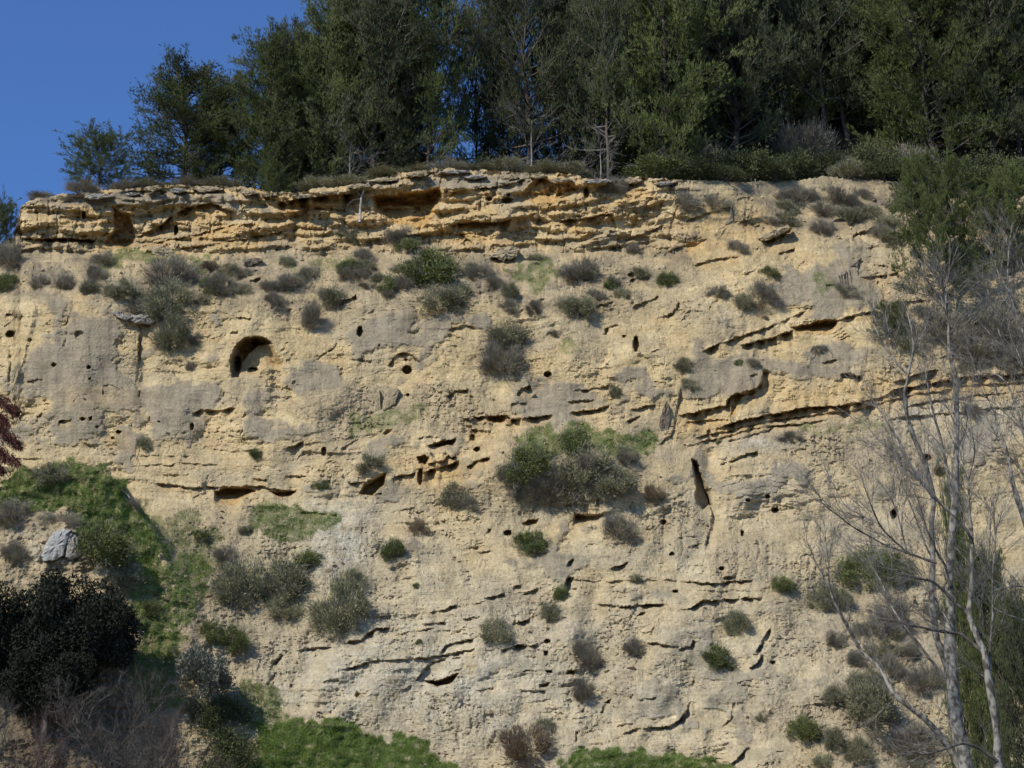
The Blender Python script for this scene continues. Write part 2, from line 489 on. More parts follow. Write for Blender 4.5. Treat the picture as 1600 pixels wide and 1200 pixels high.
ledge([(360, 518), (372, 517)], .3, 2.5, .1); crack([(344, 630), (352, 612)], .2, 2)
crack([(438, 553), (444, 545), (448, 532)], .25, 1.6); crack([(490, 565), (505, 556), (530, 540)], .3, 1.8)
ledge([(443, 701), (458, 697), (474, 691)], .4, 5, .2); hole(506, 705, 4, 7, .6)
crack([(460, 727), (470, 713), (478, 710)], .2, 1.6)
ledge([(388, 438), (400, 436), (414, 431)], .5, 5, .5)
ledge([(525, 472), (545, 466), (556, 460)], .6, 6, .3)
for a in ([(212, 712), (260, 711), (302, 713)], [(250, 740), (300, 741)], [(200, 729), (280, 724), (350, 728)], [(300, 700), (360, 705), (420, 699)]):
    ledge(a, .16, 2.5, .1)
ledge([(228, 754), (270, 757), (300, 762), (337, 760), (405, 759), (440, 765), (475, 768)], .45, 5, .6)
niche([(335, 789), (336, 768), (353, 761), (380, 761), (407, 767), (384, 778), (368, 790)], 1.4, 5, True, 1)
niche([(417, 766), (440, 768), (468, 766), (455, 775), (437, 779)], .9, 4, True, 1)
ledge([(395, 746), (420, 750)], .3, 3, .8); ledge([(445, 743), (478, 745)], .3, 3, .5)
ledge([(300, 775), (318, 772)], .3, 4, .6)
ledge([(470, 800), (530, 803)], .25, 4, .8)
# --- upper wall, middle
hole(562, 518, 4, 8, .9); crack([(589, 550), (593, 537)], .35, 2.2)
ledge([(607, 575), (614, 559), (628, 552), (645, 555), (656, 567)], .45, 5, .4)
hole(636, 578, 7, 6.5, 1.0); hole(634, 562, 2.5, 2, .5); hole(637, 617, 3, 2.4, .6); hole(856, 585, 5.5, 4.2, .9)
hole(994, 538, 4.5, 12, 1.0); hole(975, 525, 2.2, 2, .5); hole(948, 518, 3, 6, .3)
ledge([(560, 563), (580, 562)], .2, 2, .2)
ledge([(697, 621), (712, 611), (733, 608)], .35, 4, .3)
ledge([(716, 655), (757, 650), (793, 647), (797, 656), (870, 647)], .65, 6, .8)
niche([(757, 650), (793, 648), (788, 660), (762, 659)], .5, 4, False, 1)
ledge([(799, 630), (825, 629)], .25, 2.5, .2); ledge([(806, 618), (815, 608), (830, 602)], .45, 6, .6)
ledge([(895, 610), (915, 608), (952, 602)], .38, 3, .3); ledge([(888, 628), (930, 622)], .38, 3, .5)
ledge([(890, 645), (920, 640), (956, 631)], .55, 5, .7)
ledge([(977, 656), (992, 652), (1000, 648)], .4, 3, .7); ledge([(985, 641), (1003, 637), (1028, 634)], .42, 3.5, .6)
ledge([(735, 673), (752, 673), (768, 671)], .5, 5, .9); hole(738, 684, 5, 5, .5, .8); hole(745, 702, 5, 3.5, .7)
niche([(668, 700), (690, 690), (712, 684), (706, 694), (686, 699)], 1.0, 4, False, 1)
ledge([(668, 699), (690, 689), (714, 684)], .4, 4, .9)
niche([(650, 713), (664, 709), (672, 716), (666, 726), (655, 724)], .9, 4, False, 1)
ledge([(668, 724), (692, 722), (700, 712), (715, 716)], .55, 5, 1)
ledge([(655, 742), (672, 735), (700, 728), (718, 720)], .8, 10, 1)
ledge([(728, 729), (748, 718), (768, 713)], .5, 5, .9); hole(657, 745, 4, 13, .7, 1)
ledge([(612, 748), (630, 743), (650, 739)], .55, 6, .9)
niche([(559, 776), (566, 757), (585, 747), (605, 738), (601, 757), (582, 774)], 1.2, 6, False, 1)
ledge([(543, 757), (568, 752), (590, 744), (606, 734)], .35, 5, .3)
niche([(596, 678), (604, 671), (617, 670), (610, 680), (600, 684)], .35, 4, False, .2)
ledge([(530, 700), (548, 692), (560, 685)], .25, 3, .3)
crack([(530, 587), (548, 574), (553, 573)], .25, 1.8)
ledge([(900, 490), (930, 478), (960, 470)], .3, 4, .2); ledge([(985, 480), (1015, 468), (1030, 462)], .35, 4, .5)
ledge([(1020, 500), (1050, 490), (1062, 470)], .4, 5, .3)
ledge([(940, 575), (950, 560), (958, 550)], -.3, 4, 0)
crack([(945, 525), (950, 514), (965, 508)], .35, 2.2)
ledge([(700, 515), (730, 508), (745, 514)], .25, 3, .2)
ledge([(830, 470), (850, 465)], .3, 4, .4)
hole(988, 430, 7, 4, .5, .6); ledge([(982, 437), (1000, 433), (1015, 430)], .5, 5, .7)
# --- upper wall, right
ledge([(1094, 549), (1120, 540), (1151, 527), (1178, 519)], .55, 5, .5)
ledge([(1151, 528), (1175, 519), (1202, 511), (1235, 498), (1264, 483)], .45, 4, .2)
ledge([(1155, 540), (1180, 535), (1205, 529), (1240, 515)], .95, 9, .5)
niche([(1234, 511), (1256, 506), (1276, 503), (1311, 499), (1304, 511), (1290, 523), (1262, 519), (1242, 523)], 1.4, 6, True, .8)
ledge([(1232, 512), (1276, 503), (1310, 499), (1350, 489), (1390, 486)], .5, 5, .7)
for k in range(5):
    ledge([(1290 + k * 4, 516 + k * 4), (1316 + k * 3, 506 + k * 4)], .16, 2, .5)
ledge([(1060, 648), (1100, 641), (1134, 633), (1141, 618), (1180, 606), (1190, 600), (1193, 576)], .85, 9, .45, .25, .05)
niche([(1140, 652), (1143, 618), (1182, 607), (1176, 616), (1156, 622), (1150, 650)], .5, 5, False, .9)
ledge([(1066, 660), (1110, 656), (1140, 655)], .3, 4, .8)
ledge([(1114, 672), (1141, 661), (1202, 647), (1276, 636), (1337, 630), (1380, 620), (1398, 609), (1500, 590), (1620, 580)], .95, 7, .9, .35, .03)
ledge([(1080, 683), (1141, 672), (1202, 657), (1262, 649), (1338, 640), (1400, 622), (1500, 604), (1620, 594)], .4, 4, .8, .3, .03)
ledge([(1066, 697), (1128, 683), (1180, 669), (1240, 662), (1300, 655)], .35, 4, .5, .3)
ledge([(1128, 690), (1180, 678), (1215, 668)], .3, 3, .1)
ledge([(1400, 640), (1480, 622), (1620, 610)], .3, 3.5, .5); ledge([(1380, 655), (1480, 645), (1620, 632)], .3, 4, .2)
ledge([(1313, 583), (1330, 586), (1348, 589)], .75, 6, .4); ledge([(1394, 597), (1425, 588), (1470, 576)], .7, 6, .7)
ledge([(1285, 567), (1310, 562)], .35, 4, .4)
ledge([(1360, 412), (1400, 418), (1406, 426)], .2, 2.5, .2); ledge([(1340, 433), (1380, 430), (1408, 426)], .4, 4, .3)
ledge([(1395, 472), (1440, 468), (1460, 472)], .4, 4, .3)
ledge([(1124, 728), (1150, 717), (1186, 703)], .4, 4, .2)
ledge([(1233, 706), (1262, 700)], .3, 3.5, .2)
niche([(1079, 714), (1090, 722), (1101, 745), (1103, 762), (1114, 790), (1098, 800), (1086, 780), (1085, 748)], 1.4, 5, False, .2)
ledge([(1020, 700), (1050, 680), (1056, 640), (1062, 600)], .25, 7, .2)
ledge([(1100, 860), (1112, 800), (1098, 760)], .45, 9, 0)
for k in range(7):       # cross-bedding on the smooth dome
    x0 = 1112 + 4 * k; y0 = 742 + 10 * k
    ledge([(x0, y0 + 12), (x0 + 40, y0), (x0 + 90, y0 - 2), (x0 + 150, y0 + 10)], .07, 2.2, .1, .3)
hole(1168, 781, 3, 2.3, .5); hole(1199, 776, 4, 3, .5); hole(1211, 797, 6, 4, .7); hole(1397, 803, 5, 8, 1.1); hole(1160, 834, 2.5, 5, .7)
hole(1127, 888, 4, 3, .6); ledge([(1080, 853), (1098, 849)], .3, 3, .2)
hole(1448, 715, 8, 5, .7, .8); hole(1470, 738, 9, 8, .8, .8)
# --- lower wall
niche([(812, 819), (824, 811), (843, 811), (838, 818), (822, 822)], .7, 3, False, .9); hole(793, 833, 6, 4, .7, .6)
niche([(895, 824), (897, 800), (925, 805), (950, 803), (932, 816), (912, 820)], .9, 5, True, .4)
ledge([(895, 800), (925, 804), (960, 800)], .4, 5, .3)
crack([(757, 840), (765, 826)], .4, 3)
ledge([(884, 885), (886, 877), (896, 871)], .55, 4, .1); ledge([(886, 932), (883, 915), (884, 900)], .8, 6, 0, .2)
ledge([(884, 904), (927, 908), (1000, 907), (1062, 906)], .2, 2.5, .2)
ledge([(755, 935), (775, 931), (791, 926)], .42, 3.5, .6); ledge([(818, 930), (843, 918)], .4, 3.5, .5); ledge([(802, 918), (816, 914)], .4, 4, .6)
ledge([(670, 957), (695, 952), (717, 944)], .42, 3.5, .5); ledge([(661, 976), (697, 970)], .42, 3, .5)
ledge([(592, 965), (612, 962)], .25, 3, .2)
ledge([(612, 991), (645, 985), (684, 981)], .38, 3, .4)
ledge([(537, 1004), (563, 1000), (575, 990), (587, 983), (613, 981)], .5, 4, .4)
ledge([(522, 1052), (550, 1042), (573, 1035), (630, 1029), (673, 1027), (720, 1018), (750, 1010)], .42, 3.5, .4)
ledge([(688, 1022), (697, 1010), (712, 1003), (743, 997)], .5, 4, .3)
ledge([(723, 966), (752, 963)], .25, 2.5, .3); ledge([(796, 971), (830, 968)], .5, 4.5, .6)
ledge([(782, 1018), (807, 1008), (843, 1007)], .55, 4.5, .7); ledge([(700, 950), (760, 940)], .2, 3, .2)
hole(855, 1002, 4.5, 3.5, .6, .6); hole(853, 1021, 3, 4, .5); hole(858, 1049, 5, 2.5, .5); niche([(882, 1053), (887, 1046), (901, 1049), (897, 1055)], .6, 3, False, .8)
niche([(843, 1077), (845, 1069), (861, 1064), (858, 1073)], .5, 3, False, .5)
ledge([(812, 1078), (835, 1080), (855, 1078)], .25, 4, .1)
niche([(662, 1066), (690, 1062), (703, 1055), (718, 1052), (706, 1068), (685, 1074)], 1.4, 4, False, .8)
ledge([(650, 1064), (662, 1045), (672, 1036)], .5, 5, .1); crack([(672, 1037), (700, 1030), (725, 1027)], .4, 2.4)
ledge([(700, 1050), (722, 1044)], .25, 3, .2)
ledge([(626, 1078), (645, 1072)], .3, 3, .2); hole(559, 1086, 4, 4, .3, .7)
crack([(425, 1045), (438, 1025), (450, 1015)], .5, 4); crack([(415, 1070), (430, 1055)], .3, 3)
ledge([(440, 1020), (480, 1015), (520, 1010)], .3, 4, .2)
ledge([(926, 943), (973, 947), (1010, 945), (1048, 943)], .5, 3.5, .6); niche([(993, 963), (1000, 957), (1012, 954), (1006, 963)], .5, 3, False, .6)
ledge([(953, 888), (968, 884), (981, 877)], .4, 3, .5); hole(1050, 866, 4, 3, .6); hole(1055, 924, 4, 2.5, .6); hole(1037, 816, 5, 4, .4, .7)
ledge([(1000, 1003), (1030, 1005), (1062, 1011)], .38, 3, .4); crack([(1018, 993), (1021, 980)], .25, 2)
niche([(945, 1100), (950, 1093), (955, 1092), (953, 1100)], .7, 3, False, .4); crack([(898, 1163), (904, 1143)], .4, 2.5); crack([(940, 1115), (948, 1102)], .3, 3)
ledge([(961, 1134), (990, 1130)], .3, 3, .2); ledge([(963, 1148), (990, 1140), (1047, 1133), (1060, 1125), (1078, 1104)], .38, 4, .3)
ledge([(1060, 908), (1127, 911), (1182, 905)], .42, 3.5, .5); ledge([(1130, 903), (1151, 899)], .4, 4, .3)
ledge([(1060, 955), (1080, 949), (1097, 937), (1150, 936), (1198, 934)], .55, 4, .5)
crack([(1139, 925), (1140, 912)], .2, 1.6); ledge([(1060, 921), (1130, 924), (1190, 921)], .14, 2.5, .1)
ledge([(1060, 1014), (1078, 1010), (1080, 1000)], .4, 4, .4)
ledge([(1180, 1021), (1190, 1000), (1203, 981)], .5, 5, .1); ledge([(1172, 1044), (1184, 1038), (1193, 1021)], .6, 5, .1)
ledge([(1060, 1124), (1072, 1114), (1078, 1094)], .65, 6, .2); crack([(1126, 1139), (1143, 1122), (1149, 1097)], .3, 2.4)
ledge([(1140, 1195), (1160, 1178), (1172, 1165)], .4, 6, 0); hole(1207, 1035, 4, 3, .4)
crack([(1080, 1075), (1088, 1056)], .2, 2); niche([(1268, 1100), (1290, 1097), (1300, 1106), (1280, 1108)], .2, 3, False, 0)
for yy, x0, x1 in ((590, 0, 0),):
    pass
# light random short ledges so the beds keep going between the traced ones
for k in range(80):
    x = rng.uniform(10, 1590); y = rng.uniform(330, 1180)
    if x < 480 and y > 790: continue
    if (x < 560 or 560 < x < 760) and 500 < y < 640 and rng.random() < .6: continue
    L_ = rng.uniform(8, 34)
    dip = (-0.05 if x < 500 else -0.16 if x < 1000 else -0.2) + rng.normal(0, .06)
    if y > 880: dip *= .7
    ledge([(x, y), (x + L_ / 2, y + dip * L_ / 2 + rng.normal(0, 1.2)), (x + L_, y + dip * L_)], rng.uniform(.08, .26), rng.uniform(1.6, 3.4), rng.uniform(0, .15), .3)
for k in range(8):
    x = rng.uniform(10, 1590); y = rng.uniform(330, 1150)
    if x < 480 and y > 790: continue
    r_ = rng.uniform(1.3, 3.0)
    hole(x, y, r_, r_ * rng.uniform(.7, 1.3), rng.uniform(.15, .45), .3)

# --- the grassy mound at the lower left, closer to the viewer than the wall
crx = [-700, 0, 43, 100, 133, 167, 193, 206, 217, 240, 270, 310, 360, 420, 460]
cry = [700, 733, 727, 718, 723, 737, 753, 775, 793, 806, 842, 868, 905, 1000, 1200]
crest = np.interp(PX, crx, cry) + 9 * fbm(PX / 22, PY / 22, 95, 4)
Ym = 2.0 * sstep(130, 260, PX) + np.interp(PY, [700, 720, 900, 1100, 1232, 1400, 1660], [91.8, 91.3, 88.0, 84.6, 83.0, 78, 68]) + .7 * fbm(PX / 80, PY / 80, 97, 3) + .30 * fbm(PX / 16, PY / 14, 98, 4)
mw = sstep(0, 1, (PY - crest) / (4 + 90 * sstep(190, 320, PX))) * sstep(470, 215, PX)
MOUND = mw.copy()
Y = Y * (1 - mw) + np.minimum(Ym, Y) * mw
Y += REC

# --- crumbly, bedded and crusted micro relief
dirt = np.zeros_like(Y)      # loose earth and talus
for (x, y, rx, ry) in ((80, 430, 110, 45), (300, 440, 180, 45), (480, 450, 120, 60), (640, 430, 130, 60), (820, 440, 140, 50), (1000, 420, 120, 40), (1320, 330, 220, 50),
                       (1500, 430, 130, 70), (1480, 560, 120, 50), (885, 740, 150, 75), (360, 840, 170, 50), (330, 960, 130, 90), (420, 1000, 90, 80), (560, 880, 80, 60), (1170, 880, 70, 48),
                       (960, 1040, 50, 110), (1340, 960, 130, 120), (1370, 1120, 130, 110), (1220, 1110, 60, 60), (700, 640, 120, 50), (1250, 690, 130, 25), (1380, 700, 90, 60),
                       (960, 640, 20, 10), (820, 960, 60, 40), (1060, 830, 60, 50), (800, 790, 60, 30), (60, 830, 140, 100), (700, 1130, 160, 60), (940, 470, 120, 40), (560, 640, 120, 40)):
    dirt = np.maximum(dirt, np.exp(-(((PX - x) / rx) ** 2 + ((PY - y) / ry) ** 2) ** 1.5))
dirt = np.clip(dirt + .35 * fbm(PX / 60, PY / 60, 41, 3), 0, 1)
dirt = sstep(.3, .75, dirt)

crust_n = fbm(PX / 75, PY / 60, 51, 5, .55)
crust_b = np.zeros_like(Y)
for (x, y, rx, ry, s) in ((120, 590, 100, 110, .5), (280, 640, 80, 55, .5), (500, 590, 60, 45, .45), (420, 640, 60, 50, .35), (640, 520, 110, 50, .35), (870, 620, 120, 60, .3), (960, 600, 80, 40, .25),
                          (1120, 600, 70, 35, .5), (1300, 560, 120, 40, .3), (1300, 450, 90, 50, .45), (790, 640, 70, 40, .3), (1170, 760, 80, 50, .25), (870, 870, 60, 50, .35), (830, 1030, 60, 40, .3),
                          (1020, 1090, 80, 50, .35), (850, 950, 60, 16, .3), (560, 705, 60, 40, .2), (700, 720, 120, 50, .2), (600, 760, 50, 30, .35), (1110, 1080, 60, 90, .3), (1000, 930, 90, 16, .2),
                          (100, 680, 120, 40, .3), (1240, 1060, 60, 55, .25), (1120, 505, 60, 30, .3), (230, 310, 120, 14, .5), (760, 285, 100, 12, .5), (1420, 700, 120, 80, .3)):
    crust_b = np.maximum(crust_b, s * np.exp(-((PX - x) / rx) ** 2 - ((PY - y) / ry) ** 2))
crust = sstep(.06, .16, crust_n * .55 + crust_b - .12) * (1 - dirt * .7) * (1 - np.clip(OCH * 1.2, 0, 1))
crown = sstep(405, 385, PY) * sstep(1150, 1000, PX)
Y -= 0.10 * crust
dipf = np.interp(PX, [0, 400, 700, 1100, 1600], [0.0, -0.04, -.13, -.17, -.12])
q = PY - dipf * (PX - 700) + 10 * fbm(PX / 150, PY / 150, 61, 2)
rough = 0.30 + 0.70 * sstep(-.12, .3, fbm(PX / 95, PY / 70, 201, 4))
rough = np.maximum(rough, 1.5 * crown)
q_cr = PY - np.interp(PX, [0, 250, 600, 1000], [340, 330, 318, 305]) + 6 * gnoise(PX / 60, PY / 200, 237)
Y += crown * (.26 * np.tanh(3 * gnoise(PX / 80, q_cr / 13, 231)) + .12 * np.tanh(4 * gnoise(PX / 26, q_cr / 8, 233)) + .16 * sstep(.82, .97, 1 - np.abs(gnoise(PX / 30, PY / 70, 235)) * 1.5))
strat = fbm(PX / 130, q / 5.5, 63, 3, .6)
strat2 = gnoise(PX / 220, q / 14, 66)
smask = sstep(-.2, .35, gnoise(PX / 110, PY / 45, 67)) * (1 - dirt) * (1 - .6 * crust)
smask = np.clip(smask + .8 * crown, 0, 1)
smask = np.maximum(smask, sstep(40, 10, np.abs(PY - np.interp(PX, [1100, 1400, 1600], [670, 625, 600]))) * sstep(1080, 1150, PX))
Y += 0.10 * smask * strat * rough + 0.11 * smask * np.tanh(strat2 * 4) * rough
Y += 0.13 * fbm(PX / 26, PY / 26, 71, 3) * (1 - .55 * crust) * (.4 + .6 * rough)
lum = fbm(PX / 11, PY / 9, 73, 4, .6, True)
Y += 0.10 * (0.35 + dirt * 1.2) * lum * (1 - .75 * crust) * rough
Y += 0.045 * (1 - .6 * crust) * fbm(PX / 5, PY / 4.5, 75, 3)
Y += 0.07 * sstep(.22, .5, fbm(PX / 9, PY / 7, 211, 3)) * (1 - .7 * crust) * (.3 + rough)
gul = 1 - np.abs(gnoise(PX / 24 + .3 * gnoise(PX / 30, PY / 30, 80), PY / 130, 81)) * 3
Y += 0.13 * rough * np.clip(gul, 0, 1) * (0.3 + dirt) * (1 - crust)
chip = fbm(PX / 34, PY / 20, 91, 4, .6)
Y += rough * 0.10 * sstep(.20, .25, chip) * (1 - .7 * crust) + rough * 0.08 * sstep(.16, .2, fbm(PX / 20, PY / 12, 94, 3, .6)) * (1 - .6 * crust)

# foot-of-slope grass banks
foot = np.interp(PX, [380, 430, 480, 530, 563, 613, 663, 703, 760, 860, 917, 973, 1043, 1140, 1300], [1110, 1125, 1118, 1127, 1133, 1150, 1163, 1193, 1240, 1230, 1163, 1168, 1177, 1199, 1260])
fw = sstep(0, 8, PY - foot - 3 * fbm(PX / 20, PY / 20, 99, 2)) * sstep(380, 420, PX)
Y = Y - 0.5 * fw

# ------------------------------------------------------------ cliff colour (what the rock and soil are made of)
def mixc(a, b, t): return a * (1 - t[..., None]) + np.asarray(b) * t[..., None]
col = np.zeros(Y.shape + (3,)) + np.array([0.54, 0.425, 0.25])
col = mixc(col, (0.60, 0.485, 0.30), sstep(-.1, .4, fbm(PX / 90, PY / 70, 101, 4)))
col = mixc(col, (0.47, 0.36, 0.205), sstep(0, .4, fbm(PX / 50, q / 16, 103, 4)) * .7)
col = mixc(col, (0.56, 0.385, 0.185), np.clip(.62 * crown * sstep(-.35, .25, fbm(PX / 60, PY / 25, 105, 3)), 0, 1))
col = mixc(col, (0.375, 0.325, 0.245), sstep(-.05, .35, fbm(PX / 130, PY / 80, 203, 4)) * .55)
col = mixc(col, (0.315, 0.275, 0.215), crust * .88)
col = mixc(col, (0.40, 0.33, 0.225), dirt * .7)
for (x, y, rx, ry, s) in ((530, 850, 55, 60, 1.2), (500, 800, 50, 25, .6), (85, 855, 60, 30, .9), (640, 1060, 190, 70, .9), (570, 1040, 90, 30, .6), (1160, 690, 70, 10, .8), (720, 1060, 120, 60, .4), (480, 1080, 70, 60, .5), (850, 1150, 200, 90, .45), (1100, 1050, 260, 120, .35), (800, 980, 200, 60, .3), (1180, 760, 90, 50, .4), (1480, 680, 150, 60, .35), (1500, 645, 120, 18, .6), (620, 960, 120, 60, .25), (260, 388, 50, 10, .4)):
    w = s * np.exp(-((PX - x) / rx) ** 2 - ((PY - y) / ry) ** 2) * (0.6 + .9 * fbm(PX / 30, PY / 22, 107, 4))
    col = mixc(col, (0.53, 0.505, 0.44), np.clip(w, 0, 1))
for (x, y, rx, ry, s) in ((1270, 620, 90, 22, .6), (1110, 670, 60, 16, .6), (690, 735, 60, 25, .7), (180, 690, 20, 12, .7), (150, 620, 60, 20, .35), (1160, 350, 80, 30, .7), (730, 375, 70, 20, .5), (1080, 395, 50, 22, .5), (1450, 600, 130, 14, .5)):
    w = s * np.exp(-((PX - x) / rx) ** 2 - ((PY - y) / ry) ** 2) * (0.75 + .7 * fbm(PX / 24, PY / 18, 109, 3))
    col = mixc(col, (0.57, 0.385, 0.165), np.clip(w, 0, 1))
col = mixc(col, (0.52, 0.325, 0.125), np.clip(OCH, 0, 1) * .8)
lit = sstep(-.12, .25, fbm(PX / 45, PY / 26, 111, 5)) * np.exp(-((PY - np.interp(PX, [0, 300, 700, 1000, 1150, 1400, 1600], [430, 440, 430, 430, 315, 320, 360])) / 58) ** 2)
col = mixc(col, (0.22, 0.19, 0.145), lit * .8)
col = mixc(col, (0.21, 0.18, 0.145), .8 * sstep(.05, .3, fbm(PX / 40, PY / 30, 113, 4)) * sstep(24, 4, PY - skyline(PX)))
# dark lichen weathering streaks running down the old crust
stk = fbm(PX / 8, PY / 90, 115, 3)
col *= (1 - .10 * sstep(-.2, .4, fbm(PX / 14, PY / 12, 205, 4)))[..., None]
col *= (1 - .20 * sstep(.0, .4, stk) * crust)[..., None]
# plant litter and soil below grass
GRASS = [
 ('grass_patch', 'lush green grass covering the mound at the lower left', [(0, 738), (43, 731), (100, 722), (133, 727), (167, 741), (193, 757), (204, 780), (217, 797), (240, 812), (262, 850), (250, 905), (195, 885), (140, 840), (110, 800), (60, 790), (0, 800)], .60, 'g'),
 ('grass_patch', 'thin green grass running down the gully right of the dark evergreen', [(205, 900), (300, 865), (340, 895), (300, 950), (285, 1010), (262, 1060), (290, 1110), (240, 1115), (200, 1060), (225, 1000), (200, 950)], .33, 'g'),
 ('grass_patch', 'green grass on the slope above the big grey-green bush', [(385, 800), (430, 790), (530, 805), (525, 825), (470, 850), (425, 850), (400, 825)], .36, 'g'),
 ('grass_patch', 'sparse green tufts on the earth right of the grassy mound', [(240, 805), (300, 800), (340, 830), (360, 880), (300, 900), (262, 860)], .16, 'g'),
 ('grass_patch', 'green grass bank at the foot of the wall, left of centre', [(405, 1140), (480, 1122), (530, 1129), (563, 1136), (613, 1153), (663, 1166), (705, 1196), (720, 1230), (400, 1230)], .55, 'g'),
 ('grass_patch', 'patchy green grass between the silver bushes and the pale clay', [(370, 1060), (440, 1075), (455, 1130), (420, 1165), (385, 1130)], .30, 'g'),
 ('grass_patch', 'green grass bank at the foot of the wall, right of centre', [(885, 1185), (917, 1166), (973, 1171), (1043, 1180), (1140, 1202), (1160, 1230), (880, 1230)], .55, 'g'),
 ('grass_patch', 'bright green herbs over the top of the big bush in mid wall', [(795, 690), (860, 665), (900, 658), (950, 672), (1000, 680), (1032, 695), (1010, 718), (960, 712), (900, 700), (840, 715), (805, 730)], .40, 'g'),
 ('grass_patch', 'green herbs below the two leaning slabs', [(532, 650), (570, 655), (610, 645), (650, 630), (670, 640), (620, 660), (570, 680), (545, 675)], .20, 'g'),
 ('grass_patch', 'green grass on the terrace at the upper left', [(150, 400), (240, 392), (330, 405), (320, 425), (230, 410), (160, 420)], .30, 'g'),
 ('grass_patch', 'green grass on the terrace under the crown, in mid photo', [(790, 412), (850, 405), (875, 425), (850, 450), (810, 440)], .26, 'g'),
 ('grass_patch', 'green grass strip on the ledge under the big overhang', [(440, 415), (520, 400), (560, 395), (590, 405), (540, 420), (470, 430)], .18, 'g'),
 ('grass_patch', 'small green herbs beside the hanging shrub above the bulge', [(870, 535), (895, 530), (905, 548), (885, 552)], .25, 'g'),
 ('grass_patch', 'green plants on the bank below the dead branch at right', [(1262, 432), (1300, 430), (1320, 450), (1280, 455)], .25, 'g'),
 ('grass_patch', 'green turf rim under the long bedding ledge at right', [(1220, 664), (1300, 662), (1350, 660), (1400, 650), (1350, 672), (1300, 672), (1230, 672)], .25, 'g'),
]
for (_, _, P, dn, _) in GRASS:
    P_ = np.array(P)
    r = sub(P_[:, 0].min() - 8, P_[:, 0].max() + 8, P_[:, 1].min() - 8, P_[:, 1].max() + 8)
    if r is None: continue
    x = PX[r] + 14 * gnoise(PX[r] / 45, PY[r] / 45, 311) + 16 * fbm(PX[r] / 18, PY[r] / 18, 121, 3); y = PY[r] + 14 * gnoise(PX[r] / 45, PY[r] / 45, 313) + 16 * fbm(PX[r] / 18, PY[r] / 18, 125, 3)
    w = inpoly(x, y, P) * min(1, .25 + dn * 1.2) * sstep(-.5, .2, fbm(PX[r] / 12, PY[r] / 10, 127, 3))
    col[r] = mixc(col[r], (0.135, 0.165, 0.055), w)
mound_soil = MOUND * sstep(-.2, .3, fbm(PX / 30, PY / 30, 131, 4)) * .6
col = mixc(col, (0.30, 0.245, 0.165), mound_soil)
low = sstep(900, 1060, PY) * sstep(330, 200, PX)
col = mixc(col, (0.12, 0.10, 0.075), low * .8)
col = mixc(col, (0.19, 0.16, 0.10), sstep(1240, 1300, PY))
lowpale = (.75 * sstep(640, 900, PY) * (.55 + .8 * fbm(PX / 80, PY / 50, 221, 4)))[..., None] * (1 - MOUND)[..., None]
grey_ = col.mean(-1, keepdims=True) * np.array([1.12, 1.0, .755])
col = col * (1 - np.clip(lowpale, 0, .8)) + grey_ * 1.02 * np.clip(lowpale, 0, .8)
col = np.clip(col * np.array([.99, .965, .86]), 0.02, .8)

V = at(PX, PY, Y)
nr, nc = PY.shape
# the plateau behind the edge: rows running back from the skyline
edge = V[0]
back = []
bcol = []
rx_ = sstep(930, 1250, colx)
for k, dy in enumerate((0.35, 0.9, 1.6, 2.6, 4, 6, 9, 13, 18, 25, 35, 50, 75, 110)):
    p = edge.copy()
    p[:, 1] += dy
    slope = 0.10 * np.exp(-dy / 12) * (1 - rx_) + rx_ * 0.56 * sstep(0, 6, dy)
    rise = np.where(rx_ > 0, 0.86 * rx_ * min(dy, 50) * sstep(0, 8, dy), 0) - (1 - rx_) * (0.06 * dy) + .2 * fbm(p[:, 0] / 3, p[:, 0] * 0 + dy, 141, 3)
    rise = rise + 0.35 * sstep(0, 1.5, dy)
    if dy > 50: rise = rise - rx_ * (dy - 50) * .2
    w = sstep(0, 10, dy)
    sm = np.convolve(np.pad(edge[:, 2], 12, 'edge'), np.ones(25) / 25, 'valid')
    p[:, 2] = edge[:, 2] * (1 - w) + sm * w + rise
    back.append(p)
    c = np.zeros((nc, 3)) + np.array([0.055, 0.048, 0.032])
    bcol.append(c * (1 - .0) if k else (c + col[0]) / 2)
allv = np.concatenate([np.array(back)[::-1], V], 0)
allc = np.concatenate([np.array(bcol)[::-1], col], 0)
NR = allv.shape[0]
idx = np.arange(NR * nc).reshape(NR, nc)
quads = np.stack([idx[:-1, :-1], idx[1:, :-1], idx[1:, 1:], idx[:-1, 1:]], -1).reshape(-1, 4)
me = make_mesh('cliff', allv, None, quads, False)
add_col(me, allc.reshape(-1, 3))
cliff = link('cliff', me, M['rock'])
tag(cliff, kind='structure')
BACK = np.array(back)

def cliff_Y(px, py):
    """depth of the cliff at a photo pixel (scalar)"""
    c = np.interp(px, colx, np.arange(nc)); ci = int(np.clip(round(c), 0, nc - 1))
    return float(np.interp(py, PY[:, ci], Y[:, ci]))
def on_cliff(px, py):
    ci = int(np.clip(round(float(np.interp(px, colx, np.arange(nc)))), 0, nc - 1))
    py = max(py, PY[0, ci] + 1)
    y = float(np.interp(py, PY[:, ci], Y[:, ci]))
    return at(px, py, y)
def behind_edge(px, dy):
    """a point on the plateau, dy metres behind the cliff edge"""
    ci = int(np.clip(round(float(np.interp(px, colx, np.arange(nc)))), 0, nc - 1))
    dys = [0, 0.35, 0.9, 1.6, 2.6, 4, 6, 9, 13, 18, 25, 35, 50, 75, 110]
    zs = [edge[ci, 2]] + [b[ci, 2] for b in back]
    e = edge[ci]
    s = (e[1] + dy) / e[1]
    return np.array([e[0] * s, e[1] + dy, float(np.interp(dy, dys, zs))])

